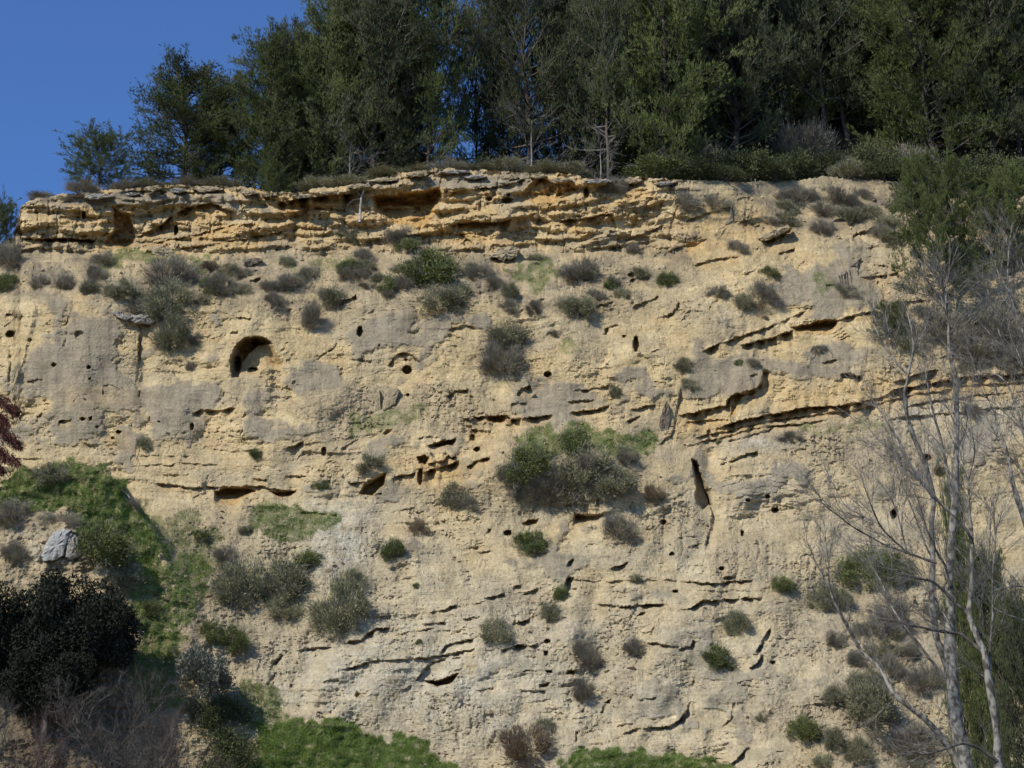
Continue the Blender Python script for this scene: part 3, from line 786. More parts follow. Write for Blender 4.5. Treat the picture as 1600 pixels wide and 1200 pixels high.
# valley floor
gx = np.concatenate([-np.geomspace(900, 60, 14), np.linspace(-50, 50, 21), np.geomspace(60, 900, 14)])
gy = np.concatenate([np.linspace(-600, -60, 8), np.linspace(-40, 78, 40)])
GX, GY = np.meshgrid(gx, gy)
GZ = .35 * fbm(GX / 9, GY / 9, 151, 3) - .4 + 0.0 * GX
GZ = np.where(np.hypot(GX, GY) < 12, np.minimum(GZ, 0), GZ)
gv = np.stack([GX, GY, GZ], -1).reshape(-1, 3)
gi = np.arange(gv.shape[0]).reshape(GX.shape)
gq = np.stack([gi[:-1, :-1], gi[:-1, 1:], gi[1:, 1:], gi[1:, :-1]], -1).reshape(-1, 4)
gm = make_mesh('ground', gv, None, gq, True)
add_col(gm, np.zeros((len(gv), 3)) + np.array([0.30, 0.26, 0.17]))
tag(link('ground', gm, M['rock']), kind='structure')

# ------------------------------------------------------------ foliage meshes
def blades(base, dirs, length, width, shade, name):
    """one thin triangle per leaf"""
    n = len(base)
    d = dirs / (np.linalg.norm(dirs, axis=1, keepdims=True) + 1e-9)
    r = rng.normal(size=(n, 3)); s = np.cross(d, r); s /= (np.linalg.norm(s, axis=1, keepdims=True) + 1e-9)
    L_ = np.asarray(length).reshape(-1, 1) * np.ones((n, 1)); W_ = np.asarray(width).reshape(-1, 1) * np.ones((n, 1))
    v = np.stack([base - s * W_ * .5, base + s * W_ * .5, base + d * L_], 1).reshape(-1, 3)
    me = make_mesh(name, v, np.arange(3 * n).reshape(-1, 3))
    add_col(me, np.repeat(shade, 3)[:, None] * np.ones((1, 3)))
    return me

def shrub_foliage(n, lumps, L_, W_, radial=.8, up=.5, hull=.5, fluff=.5):
    """unit shrub: radius 1, height about 1.5, rooted at the origin"""
    cs = []
    for i in range(lumps):
        a = rng.uniform(0, 2 * math.pi); r = math.sqrt(rng.uniform(0, 1)) * .80
        z = .22 + rng.uniform(0, .95) * (1 - r * .6)
        cs.append((r * math.cos(a), r * math.sin(a), z, rng.uniform(.14, .38)))
    cs = np.array(cs)
    k = rng.integers(0, lumps, n)
    u = rng.normal(size=(n, 3)); u /= np.linalg.norm(u, axis=1, keepdims=True)
    rr = rng.uniform(hull, 1, n) ** .6
    base = cs[k, :3] + u * (cs[k, 3] * rr)[:, None]
    m = int(n * .22)       # loose sprigs that break the outline
    base[:m] += rng.normal(size=(m, 3)) * .17
    base[:, 2] = np.abs(base[:, 2])
    out = base - np.array([0, 0, -.05]); out /= np.linalg.norm(out, axis=1, keepdims=True) + 1e-6
    d = out * radial + np.array([0, 0, up]) + u * fluff + rng.normal(size=(n, 3)) * .35
    lump_tone = rng.uniform(0, 1, lumps)[k]
    shade = np.clip(rng.beta(2, 2, n) * .7 + lump_tone * .3, 0, 1)
    return base, d, L_ * rng.uniform(.6, 1.3, n), W_ * rng.uniform(.7, 1.3, n), shade, cs

def twig_tree(mb, p, d, L_, r, depth, spread=.5, upb=.25, segs=4, sides=3, kids=3, wig=.12):
    pts = [np.array(p, float)]; dd = np.array(d, float); dd /= np.linalg.norm(dd)
    for i in range(segs):
        dd = dd + rng.normal(size=3) * wig + np.array([0, 0, upb * .12]); dd /= np.linalg.norm(dd)
        pts.append(pts[-1] + dd * L_ / segs)
    rad = np.linspace(r, r * .45, segs + 1)
    mb.tube(pts, rad, sides)
    if depth > 0:
        for i in range(kids):
            t = rng.uniform(.3, 1.0) * segs; j = min(int(t), segs - 1); q_ = pts[j] + (pts[j + 1] - pts[j]) * (t - j)
            nd = (pts[j + 1] - pts[j]); nd /= np.linalg.norm(nd)
            nd = nd + rng.normal(size=3) * spread + np.array([0, 0, upb])
            twig_tree(mb, q_, nd, L_ * rng.uniform(.45, .75), r * .55, depth - 1, spread, upb, segs, sides, kids, wig)

def add_np(mb, v, q):
    mb.v.append(v); mb.q.append(q + mb.n); mb.n += len(v)
MB.add = add_np
def make_sprays(n, depth, r=.012, kids=3):
    out = []
    for i in range(n):
        m = MB(); twig_tree(m, (0, 0, 0), (rng.normal() * .05, rng.normal() * .05, 1), 1.0, r, depth, .42, .12, 4, 3, kids, .12)
        out.append((np.concatenate(m.v), np.concatenate(m.q)))
    return out
SPR1 = make_sprays(8, 1, .016, 4); SPR2 = make_sprays(10, 2, .0105, 5); SPR3 = make_sprays(8, 3, .013, 4)
def spray(mb, lib, p, d, L_):
    v, q = lib[int(rng.integers(len(lib)))]
    d = np.asarray(d, float); d = d / np.linalg.norm(d)
    a = rng.uniform(0, 6.28)
    rr_ = np.array([math.cos(a), math.sin(a), .01]); x = np.cross(d, rr_)
    if np.linalg.norm(x) < .1: x = np.cross(d, [1, 0, .3])
    x /= np.linalg.norm(x); y = np.cross(d, x)
    mb.add(np.asarray(p) + (v[:, :1] * x + v[:, 1:2] * y + v[:, 2:] * d) * L_, q)

def child_mesh(root, name, me, mat):
    return link(name, me, mat, root)

def copy_tree(o, parent=None):
    c = o.copy(); C.objects.link(c); c.parent = parent
    for ch in o.children:
        copy_tree(ch, c)
    return c

class Kind:
    """a kind of plant with a few prototypes; the first placing moves the prototype, later ones copy it"""
    def __init__(s, name, makers):
        s.name = name; s.makers = makers; s.protos = [None] * len(makers)
    def place(s, loc, scale, rot, label, cat, group, i=None):
        i = random.randrange(len(s.makers)) if i is None else i % len(s.makers)
        if s.protos[i] is None:
            o = empty(s.name); s.makers[i](o); s.protos[i] = o
        else:
            o = copy_tree(s.protos[i])
        o.location = loc; o.scale = scale; o.rotation_euler = rot
        for k in ('label', 'category', 'group'):
            if k in o: del o[k]
        tag(o, label, cat, group)
        return o

def shrub_maker(mat, stem_mat, n=6500, lumps=14, L_=.15, W_=.028, bare=1, **kw):
    def mk(root):
        b, d, l, w, s, cs = shrub_foliage(n, lumps, L_, W_, **kw)
        child_mesh(root, 'foliage', blades(b, d, l, w, s, 'foliage'), mat)
        mb = MB()
        for c in cs:
            mid = c[:3] * .5 + rng.normal(size=3) * .05; mid[2] *= .8
            mb.tube([np.array([0, 0, -.15]) + rng.normal(size=3) * .04, mid, c[:3]], [.035, .024, .010], 4)
            for j in range(3 * bare):
                spray(mb, SPR1, mid + (c[:3] - mid) * rng.uniform(0, 1), c[:3] + rng.normal(size=3) * .4, .55)
        child_mesh(root, 'stems', mb.mesh('stems'), stem_mat)
    return mk

KG = Kind('shrub', [shrub_maker(M['grey_green'], M['bark_grey'], 12000, 30, .10, .024, 1, hull=.2, fluff=.8, radial=.6, up=.4) for _ in range(5)])
KP = Kind('dry_shrub', [shrub_maker(M['purple'], M['bark_grey'], 9000, 26, .17, .014, 2, radial=1.2, up=.5, fluff=.25, hull=.2) for _ in range(4)])
KD = Kind('green_shrub', [shrub_maker(M['green'], M['bark_grey'], 12000, 30, .085, .030, 1, hull=.2, fluff=.9, radial=.5, up=.3) for _ in range(4)])
KE = Kind('evergreen_shrub', [shrub_maker(M['ever'], M['bark_dark'], 13000, 34, .075, .030, 0, hull=.2, fluff=1.0, radial=.4, up=.2) for _ in range(3)])
KB = Kind('brown_shrub', [shrub_maker(M['brown'], M['bark_grey'], 6000, 14, .18, .024, 2, radial=1.1, fluff=.2) for _ in range(2)])
KS = Kind('silver_bush', [shrub_maker(M['silver'], M['bark_grey'], 9000, 30, .085, .055, 0, radial=.7, up=.2, hull=.55) for _ in range(2)])

def euler(tilt, rz, side=0):
    return (Matrix.Rotation(tilt, 3, 'X') @ Matrix.Rotation(side, 3, 'Y') @ Matrix.Rotation(rz, 3, 'Z')).to_euler()

KINDS = {'g': (KG, 'shrub'), 'p': (KP, 'dry shrub'), 'd': (KD, 'green shrub'), 'b': (KB, 'brown shrub'), 's': (KS, 'silver bush'), 'e': (KE, 'evergreen bush')}
def bush(px, py, rx, ry, k, label, group='shrubs growing on the cliff face', tilt=32, behind=None, Yo=0):
    K, cat = KINDS[k]
    if behind is None:
        p = on_cliff(px, py + ry * .62)
        if Yo: p = at(px, py + ry * .62, p[1] + Yo)
    else:
        p = behind_edge(px, behind)
    mp_ = mpp(p[1])
    sx = rx * mp_ / .98; sz = ry * mp_ / .72
    t = R(tilt) if behind is None else 0
    p = p + np.array([0, .05 + (.34 * sx if behind is None and k != 's' else 0), -.06 * sz])
    K.place(p, (sx, min(sx, sz * 1.2) if behind is None else sx, sz), euler(t, random.uniform(0, 6.28), random.uniform(-.4, .4) if behind is None else 0), label, cat, group)

# ------------------------------------------------------------ pines
def pine_maker(seed, low=.04, R0=.25, tufts=13000, airy=0.0, mat='pine', up0=5, nl=90, tL=.017, limb='bark_pine'):
    def mk(root):
        g = np.random.default_rng(seed)
        mb = MB(); lb = MB()
        tp = [np.array([0, 0, -.05])]; x = np.zeros(2)
        for i in range(1, 11):
            x = x + g.normal(size=2) * .010
            tp.append(np.array([x[0], x[1], i / 10 * .96]))
        tp = np.array(tp); mb.tube(tp, np.linspace(.014, .002, 11), 7)
        B = []; D = []; tone = []
        ph = g.uniform(0, 6.28, 3)
        for i in range(nl):
            h = low + (0.955 - low) * ((i + g.uniform(0, 1)) / nl) ** .95
            a = i * 2.399 + g.uniform(-.5, .5)
            rnd = math.sqrt(max(0.02, 1 - ((h - .36) / .68) ** 2))
            lobes = 1 + .13 * math.sin(h * 13 + ph[0] + a) + .09 * math.sin(h * 29 + ph[1] - 2 * a)
            prof = R0 * rnd * lobes * g.uniform(.78, 1.06)
            ua = R(up0 + 48 * h + g.uniform(-12, 12))
            p0 = np.array([np.interp(h * .93, np.linspace(0, .96, 11), tp[:, 0]), np.interp(h * .93, np.linspace(0, .96, 11), tp[:, 1]), h * .93])
            dr = np.array([math.cos(a) * math.cos(ua), math.sin(a) * math.cos(ua), math.sin(ua)])
            pts = [p0]; dd = dr
            for s_ in range(5):
                dd = dd + g.normal(size=3) * .09 + np.array([0, 0, .06]); dd /= np.linalg.norm(dd)
                pts.append(pts[-1] + dd * prof / 5 * 1.1)
            pts = np.array(pts)
            lb.tube(pts, np.linspace(.0045, .0010, 6), 4)
            # side boughs, each a plume of tufts
            nsb = 7
            lt = g.uniform(0, 1)
            for j_ in range(nsb):
                tt = 1.2 + 3.8 * (j_ + g.uniform(0, 1)) / nsb; jj = min(int(tt), 4)
                q0 = pts[jj] + (pts[jj + 1] - pts[jj]) * (tt - jj)
                sd = g.normal(size=3); sd -= dd * (sd @ dd) * .6; sd /= np.linalg.norm(sd)
                ln = prof * g.uniform(.22, .42)
                e = q0 + (dd * .7 + sd * .8 + np.array([0, 0, .25])) * ln
                mid = (q0 + e) / 2 + g.normal(size=3) * .004
                lb.tube([q0, mid, e], [.0016, .0012, .0006], 3)
                nt = int(tufts / nl / nsb * (prof / (R0 * .8)) * g.uniform(.6, 1.4)) + 2
                if g.uniform() < airy: nt = nt // 4
                t = g.uniform(0.1, 1.05, nt)[:, None]
                off = g.normal(size=(nt, 3)) * np.array([.0125, .0125, .010]) * (.7 + .5 * g.uniform())
                B.append(q0 * (1 - t) + e * t + off)
                v_ = (e - q0) / (np.linalg.norm(e - q0) + 1e-9)
                D.append(v_ * .6 + np.array([0, 0, .6]) + off * 22)
                tone.append(np.full(nt, np.clip(lt * .6 + g.uniform(0, .4), 0, 1)))
        B = np.concatenate(B); D = np.concatenate(D); tone = np.concatenate(tone)
        nb = 8
        b = np.repeat(B, nb, 0) + g.normal(size=(len(B) * nb, 3)) * .002; d = np.repeat(D, nb, 0) + g.normal(size=(len(B) * nb, 3)) * .36
        sh = np.clip(np.repeat(tone * .75, nb) + g.uniform(0, .25, len(b)), 0, 1)
        n = len(b)
        child_mesh(root, 'trunk', mb.mesh('trunk'), M['bark_pine'])
        child_mesh(root, 'limbs', lb.mesh('limbs'), M[limb])
        child_mesh(root, 'crown', blades(b, d, tL * g.uniform(.6, 1.2, n), .0021 * (tL / .017) ** .7 * g.uniform(.7, 1.3, n), sh, 'crown'), M[mat])
    return mk

KPINE = Kind('pine_tree', [pine_maker(1, .03, .26), pine_maker(2, .05, .26), pine_maker(3, .08, .27, 13000, .0, 'pine_dark'), pine_maker(4, .12, .28, 11000, .1, 'pine_dark', 0, 80, .017), pine_maker(5, .22, .28, 8000, .3, 'pine_dark', -5, 60, .018, 'bark_dry')])
KYOUNG = Kind('young_pine', [pine_maker(8, .16, .46, 11000, .12, 'pine_fresh', 8, 44, .026, 'bark_dry'), pine_maker(9, .03, .52, 13000, .0, 'pine', 10, 60, .026)])

def pine(px, dy, top, w, label, var, group='pine trees along the cliff top', K=KPINE, base=None, rz=None, lean=0.0):
    p = behind_edge(px, dy) if base is None else base
    tz = at(px, top, p[1])[2]
    h = max(tz - p[2], 1.5)
    ww = w * mpp(p[1]) / 2
    unit = {0: .28, 1: .28, 2: .29, 3: .30, 4: .30}[var] if K is KPINE else (.46 if var == 0 else .52)
    s = ww / unit
    return K.place(p, (s, s, h), (0, lean, random.uniform(0, 6.28) if rz is None else rz), label, 'pine tree', group, var)

front = [
 (153, 1.6, 222, 108, 1, 'small round pine standing alone at the left end of the cliff top', KYOUNG),
 (284, 2.2, 104, 150, 0, 'leftmost of the tall pines, bushy to the ground, right of the small round pine', KPINE),
 (350, 4.5, 128, 110, 1, 'pine filling in between the leftmost tall pine and the rounded crown', KPINE),
 (455, 5.0, 58, 120, 2, 'pine behind the rounded crown, just left of the pointed step', KPINE),
 (545, 5.5, -20, 140, 1, 'pine behind the pointed step, beside the massive dark pine', KPINE),
 (415, 2.0, 60, 135, 1, 'pine with rounded crown between the leftmost tall pine and the big dark clump', KPINE),
 (505, 3.2, 22, 125, 0, 'pine whose pointed top forms the step before the tallest clump at left', KPINE),
 (590, 2.6, -90, 190, 2, 'massive dark pine above the big overhang, its top out of the frame', KPINE),
 (668, 3.4, -70, 120, 1, 'dark pine at the right edge of the left clump, beside the blue gap', KPINE),
 (742, 8.5, -5, 92, 4, 'thin airy pine standing in the blue gap between the two clumps', KPINE),
 (828, 3.0, -100, 175, 3, 'pine with a forked bare trunk just right of the blue gap', KPINE),
 (902, 5.5, -70, 150, 2, 'pine behind and right of the forked pine', KPINE),
 (948, 2.6, -40, 110, 4, 'slender pine with grey dead limbs left of the small sky hole', KPINE),
 (1045, 3.0, -120, 180, 1, 'wide pine right of the small sky hole with foliage sweeping down', KPINE),
 (1140, 5.0, -150, 170, 2, 'dark pine above the dark evergreen thicket', KPINE),
 (1215, 8.0, -120, 150, 3, 'dark pine with bare lower trunk set back in the wood', KPINE),
 (1292, 5.0, -160, 150, 4, 'pine with a long bare pale trunk in the middle of the right wood', KPINE),
 (1375, 8.5, -150, 160, 3, 'pine with a straight pale trunk above the bright leafy bush', KPINE),
 (1462, 4.2, -120, 185, 1, 'brighter green pine near the right of the wood', KPINE),
 (1560, 5.0, -140, 190, 2, 'dark pine at the right edge of the photo', KPINE),
]
for (px, dy, top, w, var, lab, K) in front:
    pine(px, dy, top, w * (1.3 if px < 700 else 1.25), lab, var, K=K)
i = 0
for (px, dy, top, w, var) in ((470, 7, 60, 130, 2), (545, 8, 0, 150, 3), (640, 9, 20, 120, 2), (612, 15, 30, 130, 1), (870, 12, -10, 150, 1), (930, 16, -60, 130, 0), (995, 13, -80, 140, 2),
                     (1085, 14, -120, 160, 3), (1050, 22, -150, 160, 1), (1160, 17, -130, 160, 1), (1250, 18, -150, 160, 2), (1330, 16, -150, 160, 1), (1420, 17, -150, 160, 2), (1500, 14, -150, 170, 3), (1600, 16, -150, 170, 1),
                     (1120, 27, -200, 190, 0), (1210, 30, -200, 190, 1), (1300, 28, -200, 190, 0), (785, 6, -20, 110, 1), (1000, 6, -60, 130, 0), (1085, 7, -60, 150, 0), (1165, 8, -60, 150, 1), (1235, 6.5, -60, 150, 0), (1330, 7, -60, 160, 2), (1420, 6.5, -80, 160, 0), (1500, 7, -80, 160, 2), (1600, 6, -80, 170, 1), (1390, 30, -220, 200, 1), (1480, 27, -220, 200, 0), (1570, 29, -220, 200, 1), (1660, 24, -220, 200, 2), (1690, 8, -150, 200, 1), (1790, 12, -150, 200, 2), (1265, 10, -60, 190, 1), (1345, 11, -60, 190, 0), (1180, 11, -80, 180, 2), (1410, 11, -60, 190, 2), (1240, 14, 20, 200, 1), (1320, 20, 20, 200, 0), (1500, 9, -80, 190, 1), (1100, 9, -60, 170, 1), (1020, 8, -60, 150, 2)):
    i += 1
    pine(px, dy, top, w, 'dark pine standing deep in the wood behind the front row of trees', var, 'pines deep in the wood behind the cliff top')
# lowest growth on the left edge
p = on_cliff(-8, 398)
pine(-8, 0, 326, 74, 'small pine cut by the left edge, below the cliff prow', 1, K=KYOUNG, base=p + np.array([0, .6, -.4]))
# foliage hanging over the edge
p = on_cliff(425, 318)
KYOUNG.place(at(428, 322, p[1] + .2), (2.6, 2.2, 2.3), (0, 0, 1.0), 'low spreading pine bough hanging over the cliff edge at left', 'pine tree', None, 1)
# young pine on the right of the wall
p = on_cliff(1484, 505)
pine(1484, 0, 280, 190, 'young pine with a thin trunk rooted in the wall at right', 0, K=KYOUNG, base=at(1484, 512, p[1] - .3), rz=.4)
p = on_cliff(1578, 430)
pine(1580, 0, 290, 140, 'young pine at the right edge, next to the young pine in the wall', 0, K=KYOUNG, base=at(1580, 440, p[1] - .2), rz=2.4)
p = on_cliff(1392, 540)
pine(1388, 0, 478, 80, 'tiny pine seedling at the left of the dry brush on the right ledge', 0, K=KYOUNG, base=at(1395, 545, p[1] - .2), rz=4.4)

# ------------------------------------------------------------ shrubs: (px, py, rx, ry, kind, label)
B = [
 (188, 452, 32, 20, 'g', 'low grey-green shrub at the left end of the terrace'),
 (262, 425, 44, 28, 'p', 'wide dry shrub under the crown at the top of the left bush cascade'),
 (270, 470, 50, 36, 'g', 'largest shrub in the middle of the left bush cascade'),
 (272, 522, 32, 36, 'g', 'hanging shrub at the bottom of the left bush cascade'),
 (215, 478, 22, 14, 'p', 'grey shrub above the thin grey slab'),
 (345, 445, 30, 20, 'p', 'dry grey shrub right of the left bush cascade'),
 (160, 405, 26, 14, 'p', 'thin dry shrub under the prow of the cliff'),
 (325, 416, 14, 13, 'b', 'small brownish shrub between the left cascade and the grey shrub'),
 (100, 440, 22, 14, 'p', 'thin dry shrub on the crumbling slope at far left'),
 (15, 400, 28, 26, 'p', 'dry shrub on the left edge below the prow'),
 (10, 440, 24, 16, 'd', 'dark shrub on the left edge above the round hole'),
 (449, 440, 26, 17, 'p', 'grey shrub left of the notch on the terrace'),
 (482, 495, 17, 28, 'p', 'grey shrub hanging below the terrace, left of the narrow slot'),
 (515, 463, 22, 20, 'g', 'round grey-green shrub above the terrace notch'),
 (425, 465, 16, 12, 'p', 'small dry shrub left of the hanging grey shrub'),
 (556, 364, 44, 13, 'g', 'flat green shrub under the dead white trunk'),
 (626, 368, 28, 18, 'p', 'dry shrub below the big overhang'),
 (570, 398, 22, 12, 'p', 'small dry shrub below the flat green shrub'),
 (672, 418, 56, 34, 'd', 'large dark shrub in the centre of the terrace'),
 (628, 440, 20, 16, 'p', 'dry grey left fringe of the large dark terrace shrub'),
 (690, 466, 46, 25, 'g', 'grey-green shrub just below the large dark terrace shrub'),
 (748, 424, 24, 15, 'p', 'grey shrub right of the large dark terrace shrub'),
 (800, 452, 17, 17, 'g', 'small grey-green shrub in the middle of the terrace'),
 (796, 478, 16, 12, 'p', 'small dry shrub above the hanging shrub'),
 (838, 480, 17, 14, 'p', 'small dry shrub left of the round terrace shrub'),
 (905, 420, 34, 21, 'p', 'dry grey shrub under the crown, above the round terrace shrub'),
 (900, 474, 33, 22, 'g', 'round grey-green shrub on the terrace right of centre'),
 (1000, 424, 19, 10, 'g', 'flat shrub above the small cave on the right of the terrace'),
 (1045, 435, 19, 14, 'd', 'small fresh green shrub right of the flat shrub'),
 (991, 388, 14, 11, 'p', 'tiny dry shrub under the crown at centre right'),
 (1126, 456, 19, 14, 'p', 'dry tuft left of the twin shrubs on the upper right wall'),
 (1160, 470, 18, 16, 'g', 'left one of the twin shrubs on the upper right wall'),
 (1198, 462, 26, 27, 'p', 'taller right one of the twin shrubs on the upper right wall'),
 (1201, 424, 17, 11, 'd', 'small green shrub above the twin shrubs'),
 (782, 560, 38, 34, 'p', 'dry lower half of the hanging shrub above the planted bulge'),
 (792, 522, 38, 24, 'g', 'greenish upper half of the hanging shrub above the planted bulge'),
 (1071, 568, 17, 13, 'g', 'small round shrub on the bare wall right of centre'),
 (1075, 600, 16, 11, 'g', 'second small shrub just below the round one on the bare wall'),
 (1155, 565, 9, 7, 'd', 'tiny dark plant beside the stepped block'),
 (1177, 566, 11, 8, 'p', 'tiny dry plant on top of the stepped block'),
 (965, 613, 11, 12, 'g', 'small tuft at the end of the short bedding ledges'),
 (870, 518, 17, 9, 'p', 'small dry tuft right of the hanging shrub'),
 (227, 692, 17, 13, 'g', 'lone grey shrub low on the smooth left wall'),
 (398, 708, 12, 12, 'd', 'small dark plant above the low ochre cave'),
 (300, 573, 9, 9, 'p', 'tiny dry tuft left of the arched niche'),
 (308, 530, 13, 11, 'p', 'small dry tuft between bush cascade and arched niche'),
 (500, 757, 15, 10, 'd', 'small green plant between the two low ochre caves'),
 (580, 722, 29, 16, 'g', 'low shrub above the slanting ochre cave'),
 (833, 722, 48, 28, 'd', 'left part of the big bush on the planted bulge'),
 (868, 752, 52, 34, 'p', 'dry lower left part of the big bush on the planted bulge'),
 (915, 735, 58, 34, 'g', 'tall centre of the big bush on the planted bulge'),
 (955, 750, 44, 26, 'g', 'right part of the big bush on the planted bulge'),
 (800, 745, 28, 22, 'p', 'dry left fringe of the big bush on the planted bulge'),
 (858, 775, 22, 18, 'p', 'dry tail hanging below the big bush on the planted bulge'),
 (900, 688, 40, 20, 'd', 'fresh green crest of the big bush on the planted bulge'),
 (715, 774, 27, 22, 'g', 'shrub left of the planted bulge above the pale slope'),
 (735, 788, 16, 14, 'p', 'dry tuft beside the shrub left of the planted bulge'),
 (1018, 771, 18, 17, 'b', 'lone rust-brown shrub right of the planted bulge'),
 (656, 827, 19, 14, 'b', 'brown shrub above the small dark green shrub'),
 (612, 860, 20, 20, 'd', 'small dark green shrub under the brown one'),
 (825, 848, 29, 23, 'd', 'bright green shrub with a flat base below the planted bulge'),
 (534, 950, 46, 46, 'g', 'large round shrub beside the pale clay streak'),
 (548, 905, 24, 18, 'g', 'greyish top of the large round shrub beside the clay streak'),
 (385, 915, 48, 44, 'g', 'left half of the big twin bush on the lower left slope'),
 (440, 905, 46, 36, 'g', 'right half of the big twin bush on the lower left slope'),
 (484, 872, 24, 20, 'd', 'small bush on the upper right of the big twin bush'),
 (445, 945, 34, 20, 'g', 'low bush under the big twin bush'),
 (328, 990, 22, 20, 'd', 'left one of two green bushes above the silver bush'),
 (366, 1002, 28, 24, 'd', 'right one of two green bushes above the silver bush'),
 (350, 868, 24, 16, 'p', 'dry shrub above the big twin bush'),
 (382, 826, 13, 10, 'g', 'small grey tuft on the earth above the big twin bush'),
 (312, 833, 14, 9, 'd', 'small green tuft right of the grassy mound'),
 (320, 1050, 44, 35, 's', 'round silver-leaved bush standing alone'),
 (342, 1118, 48, 32, 'e', 'dark bush below the round silver-leaved one'),
 (350, 1175, 52, 36, 'e', 'dark bush at the bottom edge below the round silver-leaved one'),
 (300, 1100, 24, 14, 'g', 'grey shrub just below the round silver-leaved bush'),
 (649, 914, 6, 5, 'd', 'tiny plant on the bare wall below the dark green shrub'),
 (655, 1003, 6, 5, 'd', 'tiny plant on the lower beds'),
 (873, 927, 11, 14, 'd', 'small plant in the shade of the vertical joint'),
 (860, 960, 17, 19, 'g', 'shrub below the vertical joint'),
 (774, 984, 31, 19, 'g', 'flat-topped shrub in the middle of the lower beds'),
 (964, 826, 32, 22, 'p', 'dry patchy shrub under the rock shelf'),
 (918, 1025, 24, 28, 'p', 'dry grey shrub in the vertical gully'),
 (915, 1080, 18, 22, 'p', 'lower dry shrub in the vertical gully'),
 (991, 903, 11, 8, 'g', 'small grey plant on the long bed'),
 (990, 1012, 18, 16, 'p', 'dry tuft right of the vertical gully'),
 (820, 1160, 42, 30, 'b', 'large brown dry bush at the bottom centre'),
 (852, 1136, 18, 13, 'g', 'small shrub on the right of the large brown bush'),
 (1222, 911, 22, 17, 'd', 'dark green shrub at the end of the long bedding ledge'),
 (1157, 972, 21, 24, 'g', 'upright shrub below the long bedding ledge'),
 (1120, 1027, 32, 19, 'd', 'spreading green shrub on the lower right wall'),
 (1260, 1141, 26, 24, 'd', 'bushy dark green shrub near the bottom right'),
 (1352, 884, 46, 34, 'd', 'large dark shrub behind the thin left branches of the bare tree'),
 (1405, 890, 30, 30, 'd', 'dark shrub behind the fork of the bare tree'),
 (1290, 930, 27, 25, 'g', 'left one of two shrubs at the tip of the leaning pale limb'),
 (1318, 938, 18, 18, 'g', 'right one of two shrubs at the tip of the leaning pale limb'),
 (1368, 1106, 44, 44, 'g', 'large grey-green shrub under the leaning pale limb'),
 (1307, 1158, 18, 23, 'g', 'shrub right of the bushy dark green shrub at the bottom'),
 (1343, 1172, 25, 23, 'g', 'low shrub at the bottom below the large grey-green shrub'),
 (1290, 1192, 22, 14, 'g', 'small shrub cut by the bottom edge at right'),
 (1191, 1121, 9, 8, 'g', 'tiny tuft under the smooth square panel'),
 (1400, 962, 40, 28, 'p', 'dry brush on the slope left of the pale trunks'),
 (1362, 985, 26, 20, 'p', 'thin dry brush above the leaning limb'),
 (1450, 1060, 30, 30, 'p', 'brown-grey brush behind the pale trunks'),
 (1430, 1160, 40, 30, 'p', 'grey brush at the foot of the pale trunks'),
 (1395, 1040, 20, 18, 'p', 'dry brush right of the leaning limb'),
 (1338, 1030, 14, 12, 'p', 'small dead tuft crossed by the leaning limb'),
 (1280, 545, 14, 8, 'p', 'small dry plant on the rounded knob under the right niche'),
 (1480, 512, 55, 36, 'p', 'wide dry brush behind the upper bare branches'),
 (1555, 500, 50, 40, 'p', 'dry brush at the right edge above the bedding planes'),
 (1420, 530, 34, 26, 'g', 'dark brush left of the wide dry brush on the right ledge'),
 (1525, 545, 40, 24, 'p', 'low dry brush on top of the bedding planes'),
 (1590, 560, 30, 24, 'p', 'low dry brush at the right edge'),
 (1320, 452, 30, 14, 'p', 'matted dry brush under the dead branch'),
 (1125, 690, 10, 4, 'd', 'thin line of green plants on the pale bed'),
 (1240, 680, 28, 10, 'p', 'dry brush rim under the long bedding ledge'),
 (1520, 640, 20, 12, 'p', 'dry plants on the right beds'),
 (1152, 385, 22, 12, 'p', 'dry shrub beside the dangling root'),
 (1330, 335, 26, 20, 'g', 'green shrub on the earth slope at the upper right'),
 (1382, 342, 26, 14, 'g', 'low green shrub above the slanting shelf'),
 (1395, 372, 22, 14, 'g', 'green shrub right of the slanting shelf'),
 (1285, 355, 22, 14, 'p', 'dry shrub left of the slanting shelf'),
 (1240, 305, 40, 18, 'p', 'dry shrub on the bright rim at upper right'),
 (1310, 300, 44, 18, 'p', 'dry shrub below the bright leafy bush'),
 (1290, 325, 30, 16, 'p', 'dry shrub on the earth slope at upper right'),
 (1065, 312, 40, 17, 'p', 'dry shrub spilling over the edge, right of the crown'),
 (1000, 322, 30, 14, 'p', 'dry shrub over the right end of the crown'),
 (1118, 314, 30, 14, 'p', 'dry shrub beside the dangling root at the rim'),
 (960, 290, 24, 16, 'p', 'dry shrub at the foot of the dead grey tree'),
 (1420, 308, 44, 18, 'p', 'dry shrub under the right wood'),
 (1480, 330, 40, 18, 'p', 'dry shrub behind the young pine'),
 (1560, 340, 44, 22, 'p', 'dry shrub at the right edge below the wood'),
 (1585, 400, 26, 20, 'p', 'dry shrub at the right edge beside the young pine'),
 (78, 738, 30, 17, 'g', 'shrub on top of the grassy mound'),
 (150, 852, 44, 40, 'd', 'dark green bush at the right of the white rock'),
 (205, 790, 14, 12, 'p', 'dry tuft on the edge of the grassy mound'),
 (20, 800, 30, 20, 'p', 'dry grass clump on the mound at the left edge'),
 (90, 812, 34, 14, 'p', 'dry brush above the white rock'),
 (20, 865, 24, 20, 'p', 'dry brush left of the white rock'),
 (188, 905, 34, 26, 'g', 'grey brush at the shoulder of the dark evergreen'),
 (235, 950, 18, 16, 'd', 'green bush in the shade beside the dark evergreen'),
 (270, 1020, 14, 12, 'd', 'small bush in the grassy gully'),
 (60, 440, 18, 12, 'p', 'small dry tuft on the far left slope'),
